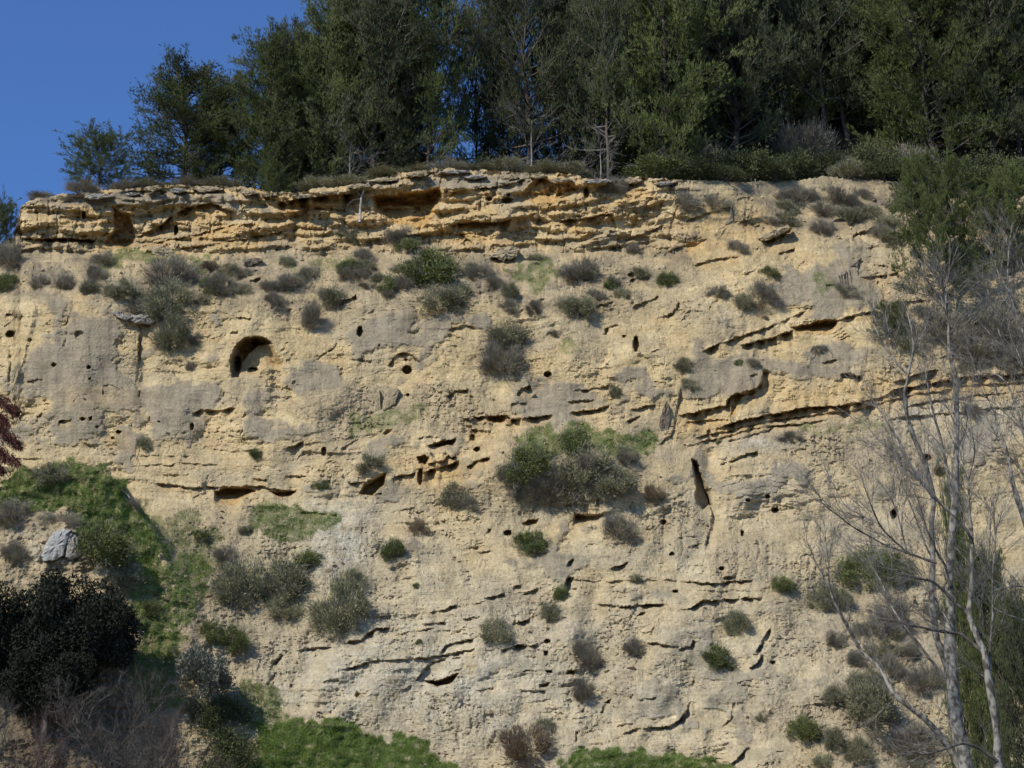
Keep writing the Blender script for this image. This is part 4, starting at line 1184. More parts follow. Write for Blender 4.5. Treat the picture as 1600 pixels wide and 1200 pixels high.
 (380, 425, 20, 10, 'p', 'small dry tuft below the crown above the arched niche'),
 (420, 445, 18, 12, 'p', 'small dry tuft left of the grey shrub row'),
 (480, 425, 24, 12, 'p', 'dry tuft on the terrace under the dark recess'),
 (545, 425, 24, 12, 'p', 'dry tuft left of the large dark terrace shrub'),
 (770, 440, 18, 12, 'p', 'dry tuft in the middle of the terrace'),
 (955, 440, 16, 10, 'p', 'dry tuft between the round shrub and the flat shrub'),
]
SC = []
g2 = random.Random(12)
for k in range(34):
    px = g2.uniform(120, 1000); py = g2.gauss(428, 20) + (10 if px < 560 else 0)
    SC.append((px, py, g2.uniform(12, 30), g2.uniform(8, 15), g2.choice('ppggd'), 'terrace'))
for k in range(34):
    px = g2.uniform(1170, 1600); py = g2.gauss(318 + (px - 1170) * .05, 26)
    SC.append((px, max(py, 292), g2.uniform(14, 30), g2.uniform(8, 15), g2.choice('pppg'), 'upper'))
for k in range(22):
    SC.append((g2.uniform(1290, 1590), g2.uniform(900, 1200), g2.uniform(10, 26), g2.uniform(8, 16), g2.choice('ppgg'), 'lower'))
for k in range(16):
    SC.append((g2.uniform(1380, 1600), g2.uniform(480, 570), g2.uniform(16, 30), g2.uniform(10, 18), 'p', 'ledge'))
for k in range(14):
    SC.append((g2.uniform(770, 1000), g2.uniform(700, 775), g2.uniform(12, 24), g2.uniform(8, 16), g2.choice('ppg'), 'bulge'))
SCL = {'terrace': ('low dry scrub matted between the larger shrubs on the terrace below the crown', 'small scrub on the terrace'),
       'upper': ('low grey scrub on the earth slope below the wood at upper right', 'small scrub on the upper right slope'),
       'lower': ('low dry scrub on the earth slope behind the leafless trees', 'small scrub on the lower right slope'),
       'ledge': ('dry brush matted on the right ledge above the bedding planes', 'brush on the right ledge'),
       'bulge': ('small dry tuft around the big bush on the planted bulge', 'tufts on the planted bulge')}
for (px, py, rx, ry, kd, w_) in SC:
    kw = {'p': 'dry', 'g': 'grey-green', 'd': 'green'}[kd]
    bush(px, py, rx, ry, kd, SCL[w_][0].replace('low grey scrub', 'low dry scrub').replace('dry', kw), kw + ' ' + SCL[w_][1])
for k, (px, py, rx, ry, kd, lab) in enumerate(B):
    bush(px, py, rx, ry, kd, lab, Yo=-1.0 if kd == 's' else 0)
# shrubs along the brink, in front of and between the trees: (px, metres behind the edge, rx, ry, kind, label)
T = [
 (64, .5, 24, 9, 'p', 'dry shrub on top of the prow'),
 (130, .6, 32, 13, 'p', 'dry shrub in front of the small round pine'),
 (195, .6, 26, 10, 'p', 'dry shrub between the round pine and the tall pines'),
 (235, .7, 30, 9, 'g', 'low shrub at the foot of the leftmost tall pine'),
 (290, .8, 34, 11, 'p', 'dry shrub under the leftmost tall pine'),
 (345, .8, 34, 13, 'g', 'low green shrub left of the hanging pine bough'),
 (495, .9, 36, 14, 'g', 'dark shrub right of the hanging pine bough'),
 (548, 1.0, 34, 13, 'g', 'low shrub above the dark recess'),
 (602, .8, 36, 10, 'g', 'grey-green shrub above the big overhang'),
 (655, .8, 30, 8, 'g', 'low shrub above the right end of the big overhang'),
 (708, 1.2, 34, 13, 'p', 'grey shrub below the blue gap'),
 (752, .8, 30, 9, 'g', 'low shrub at the brink below the blue gap'),
 (795, .8, 36, 16, 'g', 'green-grey shrub left of the forked pine'),
 (850, .7, 36, 13, 'g', 'low green shrub in front of the forked pine'),
 (895, .9, 32, 17, 'g', 'shrub between the forked pine and the dead grey tree'),
 (1025, 1.2, 60, 26, 'd', 'fresh green bush at the foot of the wide pine'),
 (1085, .8, 46, 26, 'e', 'dark green bush right of the fresh green one'),
 (1165, 1.6, 54, 40, 'e', 'large dark evergreen bush at the left of the thicket'),
 (1110, 3.4, 50, 42, 'g', 'tall grey-green bush under the dark pine'),
 (1235, 1.8, 46, 36, 'e', 'dark evergreen bush in the middle of the thicket'),
 (1300, 2.4, 44, 30, 'e', 'dark low bush left of the bright leafy bush'),
 (1352, 2.4, 56, 40, 'e', 'bright leafy bush with sunlit top in the thicket'),
 (1415, 1.6, 44, 34, 'e', 'dark bush right of the bright leafy bush'),
 (1475, 1.4, 52, 34, 'e', 'dark green bush above the young pine'),
 (1545, 1.8, 60, 44, 'e', 'wide dark bush at the right end of the thicket'),
 (1610, 2.0, 56, 46, 'e', 'dark bush cut by the right edge'),
 (1430, 3.8, 50, 36, 'p', 'grey brush behind the dark bushes at right'),
 (1260, 4.5, 60, 40, 'p', 'grey brush behind the evergreen thicket'),
 (1130, .25, 34, 20, 'e', 'dark bush sagging over the brink below the dark pine'),
 (1205, .2, 40, 22, 'e', 'dark bush sagging over the brink left of the bright rim'),
 (1385, .2, 46, 24, 'e', 'dark bush sagging over the brink below the bright leafy bush'),
 (1455, .2, 44, 24, 'e', 'dark bush sagging over the brink above the young pine'),
 (1530, .2, 50, 26, 'e', 'dark bush sagging over the brink near the right edge'),
 (1330, .6, 36, 22, 'g', 'grey-green bush at the brink in front of the bright leafy bush'),
]
for (px, dy, rx, ry, kd, lab) in T:
    bush(px, 0, rx, ry, kd, lab, 'shrubs along the cliff brink', behind=dy)

# ------------------------------------------------------------ big dark evergreen, lower left
def oak_maker(root):
    n = 46000; L0 = 60
    c0 = rng.normal(size=(L0, 3)); c0 /= np.linalg.norm(c0, axis=1, keepdims=True)
    c0 = c0 * rng.uniform(.35, .78, (L0, 1)); c0[:, 2] = c0[:, 2] * .75 + .72
    rad = rng.uniform(.16, .30, L0); k = rng.integers(0, L0, n)
    u = rng.normal(size=(n, 3)); u /= np.linalg.norm(u, axis=1, keepdims=True)
    base = c0[k] + u * (rad[k] * rng.uniform(.3, 1, n) ** .5)[:, None]
    d = u + rng.normal(size=(n, 3)) * .8
    s = np.clip(rng.beta(2, 3, n) * .6 + rng.uniform(0, .4, L0)[k], 0, 1)
    child_mesh(root, 'crown', blades(base, d, .046 * rng.uniform(.6, 1.3, n), .030, s, 'crown'), M['oak'])
    mb = MB()
    mb.tube([(0, 0, -.35), (.02, .01, .1), (0, .02, .6)], [.06, .05, .03], 8)
    child_mesh(root, 'trunk', mb.mesh('trunk'), M['bark_dark'])
    lb = MB()
    for c in c0: lb.tube([(0, 0, .1), c * .55, c], [.025, .015, .006], 4)
    child_mesh(root, 'limbs', lb.mesh('limbs'), M['bark_dark'])
KO = Kind('evergreen_oak', [oak_maker])
def oak(px, py, rx, ry, Yd, lab):
    p = at(px, py + ry * .9, Yd); m_ = mpp(Yd)
    KO.place(p, (rx * m_, rx * m_ * .8, ry * m_ / .7), euler(0, random.uniform(0, 6)), lab, 'evergreen tree', 'dark evergreens at the lower left')
oak(103, 1000, 112, 92, 84.5, 'large dark evergreen mass filling the lower left')
oak(-15, 1010, 70, 92, 83.8, 'dark evergreen cut by the left edge beside the largest one')
oak(70, 1075, 90, 60, 82.8, 'lower dark evergreen above the bare thicket')

# bare thicket at the lower left
def thicket_maker(n, mat, L_=.9, r=.012):
    def mk(root):
        mb = MB(); tb = MB()
        for i in range(n):
            a = rng.uniform(0, 6.28); t = rng.uniform(.1, .9)
            d = np.array([math.cos(a) * t, math.sin(a) * t, 1.0])
            b = rng.normal(size=3) * .15; b[2] = 0
            pts = [b, b + d * .25, b + d * .5 + rng.normal(size=3) * .05]
            mb.tube(pts, [r * 1.5, r * 1.2, r], 4)
            spray(tb, SPR3, pts[2], d + rng.normal(size=3) * .25 + [0, 0, .3], L_ * .75)
            spray(tb, SPR3, pts[1], d + rng.normal(size=3) * .5, L_ * .6); spray(tb, SPR2, pts[1], d + rng.normal(size=3) * .7, L_ * .5)
        child_mesh(root, 'stems', mb.mesh('stems'), mat)
        tag(child_mesh(root, 'twigs', tb.mesh('twigs'), mat), kind='stuff')
    return mk
M['twig_red'] = mat_bark('reddish_twig', (0.055, 0.038, 0.032), (0.135, 0.095, 0.078), 6)
KT = Kind('bare_thicket', [thicket_maker(12, M['twig_grey']), thicket_maker(12, M['twig_grey']), thicket_maker(12, M['twig_red'])])
for (px, py, rx, ry, Yd, v, lab) in (
    (165, 1150, 90, 75, 79.0, 0, 'pale grey bare bush, tallest in the thicket at the bottom left'),
    (60, 1165, 80, 60, 78.5, 2, 'reddish bare bush under the dark evergreens'),
    (0, 1130, 60, 60, 79.5, 1, 'grey bare bush at the left edge of the thicket'),
    (240, 1160, 70, 60, 78.8, 1, 'grey bare bush at the right of the bottom thicket'),
    (262, 1150, 40, 50, 79.6, 2, 'reddish-brown bare bush left of the two dark bushes below the silver one'),
    (120, 1090, 60, 40, 80.6, 0, 'low bare bush in front of the dark evergreen'),
    (225, 1075, 55, 40, 80.2, 1, 'thin bare bush at the edge of the grassy gully'),
    (205, 1195, 80, 50, 77.5, 0, 'bare bush at the bottom edge below the tallest grey one'),
    (300, 1205, 50, 36, 78.4, 2, 'bare bush at the bottom edge before the lowest dark bush'),
    (110, 1195, 80, 45, 77.2, 1, 'bare bush at the bottom edge under the reddish one')):
    m_ = mpp(Yd)
    KT.place(at(px, py + ry, Yd), (rx * m_, rx * m_ * .8, ry * m_ * 1.05), euler(0, random.uniform(0, 6)), lab, 'bare bush', 'bare thicket at the lower left', v)

# dried reddish conifer whose boughs reach in from the left
def rust_tree():
    Yd = 70.0
    root = empty('dried_conifer', at(-70, 1250, Yd))
    tag(root, 'dried rust-red conifer boughs reaching in from the left edge', 'conifer')
    o = at(-70, 1250, Yd)
    mb = MB(); mb.tube([o * 0 - [0, 0, 9], o * 0, at(-72, 900, Yd) - o, at(-66, 560, Yd) - o], [.28, .24, .16, .05], 8)
    child_mesh(root, 'trunk', mb.mesh('trunk'), M['bark_dark'])
    for pts in ([(-66, 590), (-30, 605), (0, 622), (14, 634), (27, 645)], [(-68, 640), (-30, 655), (0, 672), (15, 684), (30, 697)], [(-68, 690), (-30, 700), (-5, 705), (10, 715), (28, 722)],
                [(-68, 650), (-35, 640), (-5, 650), (8, 662)], [(-68, 740), (-40, 735), (-10, 728), (2, 735)]):
        P = np.array([at(x, y, Yd + rng.normal() * .15) - o for x, y in pts])
        lb = MB(); lb.tube(P, np.linspace(.035, .008, len(P)), 5)
        ob = child_mesh(root, 'bough', lb.mesh('bough'), M['bark_dark'])
        n = 420; t = rng.uniform(.8, len(P) - 1.001, n); j = t.astype(int)
        q_ = P[j] + (P[j + 1] - P[j]) * (t - j)[:, None]
        dv = P[j + 1] - P[j]; dv /= np.linalg.norm(dv, axis=1, keepdims=True)
        base = np.repeat(q_ + rng.normal(size=(n, 3)) * .10, 4, 0)
        d = np.repeat(dv, 4, 0) * .8 + np.array([0, 0, -.55]) + rng.normal(size=(4 * n, 3)) * .4
        child_mesh(ob, 'needles', blades(base, d, .22 * rng.uniform(.5, 1.2, 4 * n), .03, rng.uniform(0, 1, 4 * n), 'needles'), M['rust'])
rust_tree()

# ------------------------------------------------------------ bare trees on the right
def stem3d(pts, Yd, wob, o):
    P = []
    ph = rng.uniform(0, 6)
    for k, (x, y) in enumerate(pts):
        P.append(at(x, y, Yd + wob * math.sin(ph + k * .7)) - o)
    P = np.array(P)
    # smooth by subdividing
    t = np.arange(len(P)); tt = np.linspace(0, len(P) - 1, (len(P) - 1) * 3 + 1)
    Q = np.stack([np.interp(tt, t, P[:, i]) for i in range(3)], -1)
    Q[1:-1] = Q[1:-1] * .5 + (Q[:-2] + Q[2:]) * .25
    return Q

def bare_tree(name, label, Yd, base, trunk, limbs, twig_mat='bark_pale', density=1.0):
    o = at(base[0], base[1], Yd)
    root = empty(name, o); tag(root, label, 'bare tree', 'leafless pale trees at the right')
    m_ = mpp(Yd); tb = MB()
    def twigs(P, w0, w1, n, Lmax):
        seg = np.linalg.norm(np.diff(P, axis=0), axis=1); cum = np.concatenate([[0], np.cumsum(seg)])
        for i in range(n):
            s_ = cum[-1] * rng.uniform(.12, 1) ; j = min(np.searchsorted(cum, s_) - 1, len(P) - 2); j = max(j, 0)
            f = (s_ - cum[j]) / (seg[j] + 1e-9); q_ = P[j] + (P[j + 1] - P[j]) * f
            d = (P[j + 1] - P[j]) / (seg[j] + 1e-9)
            d = d + rng.normal(size=3) * .42 + np.array([-.05, 0, .3])
            spray(tb, SPR2, q_, d, Lmax * rng.uniform(.45, 1.15))
    Pt = stem3d(trunk[0], Yd, .15, o)
    Pt = np.vstack([[[Pt[0][0] + .1, Pt[0][1], -o[2] - .5]], Pt])
    mb = MB(); mb.tube(Pt, np.concatenate([[trunk[1] * m_ * .5], np.linspace(trunk[1], trunk[2], len(Pt) - 1) * m_ * .41 * (1 + .10 * rng.normal(size=len(Pt) - 1))]), 9)
    child_mesh(root, 'trunk', mb.mesh('trunk'), M['bark_pale'])
    twigs(Pt[len(Pt) // 2:], 0, 0, int(24 * density), 1.4)
    for (pts, w0, w1, mt) in limbs:
        P = stem3d(pts, Yd, .3 if len(pts) > 3 else .1, o)
        lb = MB(); lb.tube(P, np.linspace(w0, w1, len(P)) * m_ * .42 * (1 + .08 * rng.normal(size=len(P))), 6)
        child_mesh(root, 'limb', lb.mesh('limb'), M['bark_pale' if mt == 'p' else 'bark_dark' if mt == 'd' else 'bark_grey'])
        ln = np.linalg.norm(np.diff(P, axis=0), axis=1).sum()
        twigs(P, 0, 0, int((4 + ln * 4.2) * density), 1.1)
    tag(child_mesh(root, 'twigs', tb.mesh('twigs'), M[twig_mat]), kind='stuff')

bare_tree('bare_tree', 'leafless pale tree with a thick straight trunk and forked upper stem', 66.0, (1515, 1230),
  ([(1515, 1230), (1506, 1180), (1494, 1136), (1488, 1064), (1484, 1019), (1483, 987), (1485, 955), (1483, 929), (1483, 899), (1487, 844), (1492, 780), (1494, 706), (1495, 653), (1494, 600), (1493, 583), (1483, 551), (1482, 530), (1482, 504), (1476, 485)], 26, 3),
  [([(1476, 485), (1460, 462), (1453, 451)], 2.5, 1, 'p'), ([(1474, 480), (1467, 445), (1464, 426)], 2.5, 1, 'p'), ([(1477, 484), (1480, 445), (1479, 430), (1472, 417)], 2.5, 1, 'p'),
   ([(1488, 1064), (1472, 1019), (1462, 994), (1458, 956), (1455, 929), (1458, 876), (1455, 818), (1460, 781), (1447, 727), (1428, 685), (1417, 653), (1414, 611), (1416, 604), (1420, 579), (1428, 547), (1424, 509), (1417, 487), (1411, 468)], 14, 2.5, 'p'),
   ([(1417, 585), (1398, 564), (1385, 545), (1370, 519), (1366, 496), (1364, 480)], 4, 1, 'p'),
   ([(1402, 552), (1387, 513), (1383, 487)], 3, 1, 'p'),
   ([(1488, 780), (1477, 719), (1470, 685), (1460, 653), (1451, 611), (1445, 572), (1438, 543), (1436, 526), (1424, 504)], 6, 2, 'p'),
   ([(1437, 530), (1448, 510), (1453, 490), (1455, 482)], 2.5, 1, 'p'),
   ([(1500, 1200), (1477, 1157), (1464, 1143), (1443, 1121), (1426, 1109), (1396, 1085), (1387, 1066), (1375, 1043), (1358, 1030), (1341, 1011), (1332, 992), (1319, 970), (1307, 947), (1302, 937), (1296, 918), (1285, 901), (1277, 884), (1268, 868)], 12, 2, 'p'),
   ([(1297, 920), (1295, 905), (1295, 882), (1290, 844), (1288, 815)], 3, 1, 'p'),
   ([(1479, 1060), (1451, 1028), (1438, 1009), (1417, 984), (1396, 954), (1385, 929), (1375, 905), (1362, 886), (1353, 861)], 6, 1.8, 'p'),
   ([(1483, 975), (1472, 954), (1451, 916), (1434, 890)], 4, 1.4, 'p'), ([(1466, 1000), (1451, 977), (1436, 956)], 4, 1.5, 'p'),
   ([(1492, 808), (1468, 785), (1451, 768), (1436, 747), (1417, 717), (1404, 685), (1387, 662), (1370, 632), (1353, 615)], 7, 2, 'g'),
   ([(1468, 785), (1440, 750), (1417, 734), (1396, 706), (1370, 685), (1351, 662)], 4.5, 1.5, 'g'),
   ([(1458, 876), (1445, 850), (1435, 820), (1415, 770), (1400, 740), (1380, 715)], 3.5, 1.3, 'g'),
   ([(1494, 670), (1483, 640), (1470, 626), (1458, 620)], 3, 1, 'g'),
   ([(1494, 700), (1508, 680), (1512, 650), (1516, 620)], 3, 1, 'p')])
bare_tree('bare_tree', 'leafless tree with a curved grey trunk and long dark branches reaching left', 61.0, (1562, 1230),
  ([(1562, 1230), (1560, 1190), (1557, 1136), (1547, 1077), (1540, 1030), (1538, 1017), (1525, 992), (1515, 966), (1514, 950), (1518, 918), (1518, 876), (1520, 844), (1515, 808), (1513, 749), (1500, 723)], 17, 3),
  [([(1538, 1020), (1521, 1007), (1504, 991), (1483, 988), (1458, 985), (1436, 979), (1417, 977), (1400, 969), (1370, 967)], 8, 1.6, 'd'),
   ([(1515, 962), (1510, 955), (1494, 944), (1472, 920), (1455, 907), (1434, 904), (1419, 899), (1398, 893), (1379, 884)], 8, 1.6, 'd'),
   ([(1494, 940), (1485, 916), (1477, 882), (1464, 865), (1458, 846), (1447, 827), (1441, 801), (1434, 780), (1425, 760)], 5, 1.5, 'd'),
   ([(1464, 880), (1440, 872), (1421, 865), (1409, 861), (1379, 850), (1353, 835), (1330, 822), (1313, 808), (1294, 795), (1280, 780)], 5, 1.3, 'd'),
   ([(1440, 872), (1417, 863), (1396, 844), (1379, 827), (1368, 808), (1358, 780), (1350, 760)], 4.5, 1.3, 'd'),
   ([(1417, 862), (1409, 830), (1402, 800), (1390, 775), (1372, 750)], 3, 1.2, 'g'),
   ([(1368, 815), (1345, 805), (1320, 790), (1308, 770), (1300, 745)], 2.5, 1, 'g'),
   ([(1520, 850), (1510, 826), (1492, 808), (1470, 788), (1448, 760)], 6, 2, 'd'),
   ([(1558, 1189), (1526, 1166), (1504, 1160), (1472, 1172), (1447, 1179), (1426, 1174), (1410, 1180)], 7, 2, 'd'),
   ([(1541, 1040), (1530, 985), (1536, 920), (1545, 880), (1548, 820)], 4, 1.4, 'd'),
   ([(1513, 752), (1521, 722), (1523, 702), (1520, 680)], 3, 1, 'd'),
   ([(1543, 1065), (1520, 1045), (1504, 1035), (1495, 1025)], 3, 1, 'd'),
   ([(1546, 1050), (1548, 1000), (1552, 960), (1550, 900), (1556, 850), (1552, 800), (1562, 760)], 5, 1.3, 'p')], 'bark_grey', 1.05)
bare_tree('bare_tree', 'leafless tree rooted beyond the right edge whose pale stems lean into the photo', 63.0, (1665, 1230),
  ([(1665, 1230), (1655, 1100), (1640, 980), (1622, 880), (1600, 810), (1585, 766), (1579, 738), (1574, 706), (1562, 674), (1553, 642)], 18, 2.5),
  [([(1640, 900), (1625, 780), (1598, 670), (1587, 632), (1577, 604), (1560, 585), (1534, 583), (1523, 568), (1509, 538)], 6, 1.2, 'p'),
   ([(1642, 700), (1625, 600), (1599, 521), (1587, 487), (1577, 456), (1574, 424), (1577, 392), (1570, 364)], 6, 1.4, 'p'),
   ([(1630, 620), (1600, 575), (1579, 555), (1557, 534), (1536, 509), (1515, 487)], 5, 1.2, 'p'),
   ([(1598, 570), (1588, 545), (1579, 526), (1574, 498)], 3, 1, 'p'), ([(1575, 548), (1560, 520), (1557, 495), (1548, 470)], 3, 1, 'p'),
   ([(1577, 456), (1560, 430), (1552, 400), (1545, 380)], 2.5, 1, 'p'), ([(1590, 490), (1570, 470), (1558, 455)], 2.5, 1, 'p'),
   ([(1655, 560), (1620, 470), (1600, 420), (1592, 390)], 5, 1.4, 'p'),
   ([(1650, 1100), (1620, 985), (1600, 968), (1570, 960), (1545, 945), (1530, 930)], 4, 1.2, 'p'),
   ([(1640, 950), (1612, 920), (1590, 915), (1565, 920), (1545, 925)], 3.5, 1.2, 'p'),
   ([(1640, 830), (1600, 740), (1570, 705), (1545, 705)], 4, 1.2, 'g'),
   ([(1645, 800), (1615, 690), (1580, 655), (1555, 630), (1525, 612)], 4, 1.2, 'p')], 'bark_pale', .75)

# dark conifers behind the bare trees at the lower right
def low_pine(px, basepy, top, w, Yd, var, lab):
    p = at(px, basepy, Yd); p[2] = max(p[2], 0.0)
    tz = at(px, top, Yd)[2]
    s = w * mpp(Yd) / 2 / .27
    KPINE.place(p, (s, s, tz - p[2]), (0, 0, random.uniform(0, 6)), lab, 'pine tree', 'dark conifers at the lower right', var)
low_pine(1575, 1420, 860, 120, 76.0, 0, 'dark conifer behind the curved trunk at the lower right')
low_pine(1528, 1400, 745, 62, 77.0, 1, 'narrow conifer top showing between the pale stems')
low_pine(1625, 1400, 930, 130, 73.0, 2, 'dark conifer cut by the right edge at the bottom')

# dead grey tree and dead limbs on the brink
def dead_tree(base, h, w, lab, mat='bark_grey', n=10, name='dead_tree', dirs=None):
    root = empty(name, base); tag(root, lab, 'dead tree')
    mb = MB(); P = np.array([[0, 0, -.2], [.03, 0, h * .3], [.0, .03, h * .6], [.06, 0, h * .85]])
    mb.tube(P, [h * .018, h * .014, h * .009, h * .004], 6)
    child_mesh(root, 'trunk', mb.mesh('trunk'), M[mat])
    tb = MB()
    for i in range(n):
        t = rng.uniform(.1, .95); a = rng.uniform(0, 6.28)
        spray(tb, SPR3, P[0] * (1 - t) + P[3] * t, np.array([math.cos(a), math.sin(a), .6]), w * rng.uniform(.7, 1.3))
    tag(child_mesh(root, 'twigs', tb.mesh('twigs'), M[mat]), kind='stuff')
dead_tree(behind_edge(938, .5), 2.9, 1.0, 'grey leafless dead tree with fine twigs standing on the brink', n=16)
dead_tree(behind_edge(830, 1.2), 4.2, 1.3, 'pale dead tree with bare limbs in front of the forked pine', n=10)
dead_tree(behind_edge(545, 1.5), 3.4, 1.2, 'grey dead tree in the dark under the left clump', n=10)

def woody(name, label, cat, paths, mat, parts='branch', Yo=-.15):
    o = on_cliff(*paths[0][0][0]) + np.array([0, Yo, 0])
    root = empty(name, o); tag(root, label, cat)
    for (pts, w0, w1) in paths:
        P = np.array([on_cliff(x, y) + np.array([0, Yo - .1 * math.sin(k * 1.3), 0]) - o for k, (x, y) in enumerate(pts)])
        ys = np.clip(P[:, 1], P[0, 1] - .5, P[0, 1] + .5)
        P = np.array([at(x, y, o[1] + yy) - o for (x, y), yy in zip(pts, ys)])
        tt = np.linspace(0, len(P) - 1, (len(P) - 1) * 3 + 1)
        P = np.stack([np.interp(tt, np.arange(len(P)), P[:, i]) for i in range(3)], -1)
        mb = MB(); mb.tube(P, np.linspace(w0, w1, len(P)) * mpp(o[1]) * .5, 5)
        child_mesh(root, parts, mb.mesh(parts), M[mat])
woody('dead_snag', 'bleached white dead trunk with forked branches left of the big overhang', 'dead tree',
      [([(562, 348), (563, 325), (565, 306), (573, 287)], 5, 2.5), ([(564, 310), (552, 312), (543, 320)], 3.5, 1.5), ([(564, 306), (558, 300), (562, 294)], 3, 1.2), ([(572, 290), (578, 284), (574, 281)], 2.5, 1), ([(544, 320), (541, 328), (541, 336)], 2, 1)], 'dead', Yo=-.4)
woody('dangling_root', 'thin pale root dangling over the ochre rock at upper right', 'root',
      [([(1143, 322), (1142, 338), (1133, 352), (1127, 366), (1120, 382)], 3, 1.2), ([(1132, 354), (1124, 358), (1118, 372)], 1.8, .9), ([(1180, 280), (1181, 292), (1185, 297)], 2, 1)], 'bark_grey')
woody('dead_branch', 'dead branch with matted roots hanging from it on the upper right wall', 'dead branch',
      [([(1345, 404), (1336, 412), (1318, 424), (1300, 430), (1284, 434)], 4, 1.5)] +
      [([(x0, y0), (x0 + dx * .5, y0 + L_ * .5), (x0 + dx, y0 + L_)], 1.6, .7) for (x0, y0, dx, L_) in ((1314, 426, 3, 44), (1318, 424, 8, 50), (1322, 422, 2, 34), (1310, 428, 6, 38), (1326, 420, 4, 24), (1338, 410, 2, 20), (1341, 408, -3, 16), (1316, 425, 14, 40), (1320, 423, -4, 30))], 'root')
woody('hanging_root', 'thin dark roots hanging beside the rounded knob under the right niche', 'root',
      [([(1272, 540), (1262, 556), (1258, 575), (1260, 600)], 2, .8), ([(1276, 540), (1270, 552), (1266, 566)], 1.5, .7), ([(1284, 538), (1296, 545), (1300, 556)], 1.5, .7)], 'root')
woody('dry_stalk', 'thin dry stalk below the lone grey shrub on the left wall', 'dry stalk',
      [([(214, 682), (212, 700), (211, 715), (204, 730)], 1.6, .7), ([(211, 708), (215, 722), (210, 738)], 1.2, .6)], 'root')
woody('dead_stick', 'short white dead stick at the edge of the grassy mound', 'dead stick',
      [([(203, 778), (198, 772), (188, 762)], 2, 1)], 'dead', Yo=-.5)

# ------------------------------------------------------------ loose rocks
def rock(name, label, outline, thick, mat, tiltback=.0, jit=.04, Yo=0, shade=None):
    """a block with the traced front outline, real thickness and a broken surface"""
    cx = sum(p[0] for p in outline) / len(outline); cy = sum(p[1] for p in outline) / len(outline)
    Y0 = on_cliff(cx, cy)[1] - thick * .55 + Yo
    o = at(cx, cy, Y0)
    F = []; Q = np.array(outline, float)
    m = 4
    Pp = []
    for i in range(len(Q)):
        for k in range(m):
            Pp.append(Q[i] + (Q[(i + 1) % len(Q)] - Q[i]) * k / m)
    Pp = np.array(Pp); n = len(Pp)
    rings = []
    for (s, dy) in ((.0, -.02), (.35, -.03), (.7, -.01), (.93, .02), (1.0, .12), (1.0, .55), (1.02, 1.0)):
        ring = []
        for p in Pp:
            x = cx + (p[0] - cx) * s; y = cy + (p[1] - cy) * s
            q_ = at(x, y, Y0 + dy * thick + tiltback * (cy - y) * .02)
            ring.append(q_ - o + rng.normal(size=3) * jit * (0.25 if s == 0 else 1))
        rings.append(ring)
    v = np.array(rings).reshape(-1, 3); k = len(rings)
    v[:n] = v[:n].mean(0)
    idx = np.arange(k * n).reshape(k, n)
    q_ = np.stack([idx[:-1], np.roll(idx, -1, 1)[:-1], np.roll(idx, -1, 1)[1:], idx[1:]], -1).reshape(-1, 4)
    ob = link(name, make_mesh(name, v, None, q_, False), M[mat]); ob.location = o
    tag(ob, label, 'rock')
    return ob
rock('rock_slab', 'narrow pale slab leaning on the wall, left of the pair', [(585, 617), (593, 610), (595, 643), (585, 645)], .35, 'stone_tan', Yo=-.1, jit=.015)
rock('rock_slab', 'wide flat slab leaning on the wall, right of the pair', [(600, 617), (605, 606), (623, 607), (623, 613), (618, 630), (608, 637), (598, 642)], .45, 'stone_tan', Yo=-.15, jit=.015)
rock('rock_slab', 'thin grey slab jutting out at the foot of the left bush cascade', [(203, 494), (225, 492), (246, 491), (247, 497), (235, 507), (215, 505), (204, 500)], .9, 'stone_grey', Yo=-.2)
rock('rock_slab', 'smaller grey slab left of and above the jutting thin one', [(176, 487), (192, 489), (206, 495), (198, 500), (182, 496)], .6, 'stone_grey', Yo=-.1)
rock('boulder', 'squat rounded boulder on the terrace right of the large dark shrub', [(766, 401), (778, 388), (800, 385), (812, 391), (806, 402), (785, 406)], .7, 'stone_tan', Yo=-.1)
rock('boulder', 'grey-white rock block on the mound above the dark evergreen', [(64, 868), (72, 850), (82, 832), (98, 826), (110, 828), (104, 850), (99, 868), (85, 876), (68, 877)], 1.3, 'stone_white', Yo=.1, jit=.018)
rock('boulder', 'shaded grey block joined to the right of the white rock', [(106, 832), (118, 838), (127, 852), (126, 868), (112, 874), (101, 870)], 1.0, 'stone_grey', Yo=.1, jit=.03)
rock('rock_sliver', 'rough dark brown sliver of rock standing right of the short ledges', [(1041, 626), (1046, 640), (1044, 672), (1034, 674), (1030, 664), (1035, 642)], .3, 'stone_brown', jit=.03)
rock('boulder', 'pale smooth stone lying at the foot of the crown at left', [(236, 388), (252, 386), (270, 392), (276, 400), (258, 402), (238, 398)], .5, 'stone_tan', Yo=-.1)
rock('rock_slab', 'dark flat slab sticking out above the arched niche', [(380, 408), (404, 404), (410, 407), (394, 415), (382, 416)], .6, 'stone_brown', Yo=-.1)
rock('rock_slab', 'slanting pale shelf of rock on the upper right slope', [(1186, 372), (1208, 360), (1232, 353), (1236, 357), (1212, 370), (1190, 377)], .9, 'stone_tan', Yo=-.1)

g3 = random.Random(5)
for k in range(20):
    px = 150 + k * 46 + g3.uniform(-14, 14); py = float(np.interp(px, colx, sk)) + g3.uniform(3, 11); w = g3.uniform(10, 24); h = g3.uniform(2.2, 4.5)
    ob = rock('rim_slab', 'thin weathered slab jutting from the broken rim of the cliff', [(px - w, py + g3.uniform(-1, 2)), (px - w * .3, py - h), (px + w * .6, py - h * .8), (px + w, py), (px + w * .3, py + h * .7), (px - w * .5, py + h)], g3.uniform(.5, 1.0), g3.choice(['stone_grey', 'stone_tan', 'stone_tan']), Yo=-.25, jit=.03)
    ob['group'] = 'thin slabs along the rim'
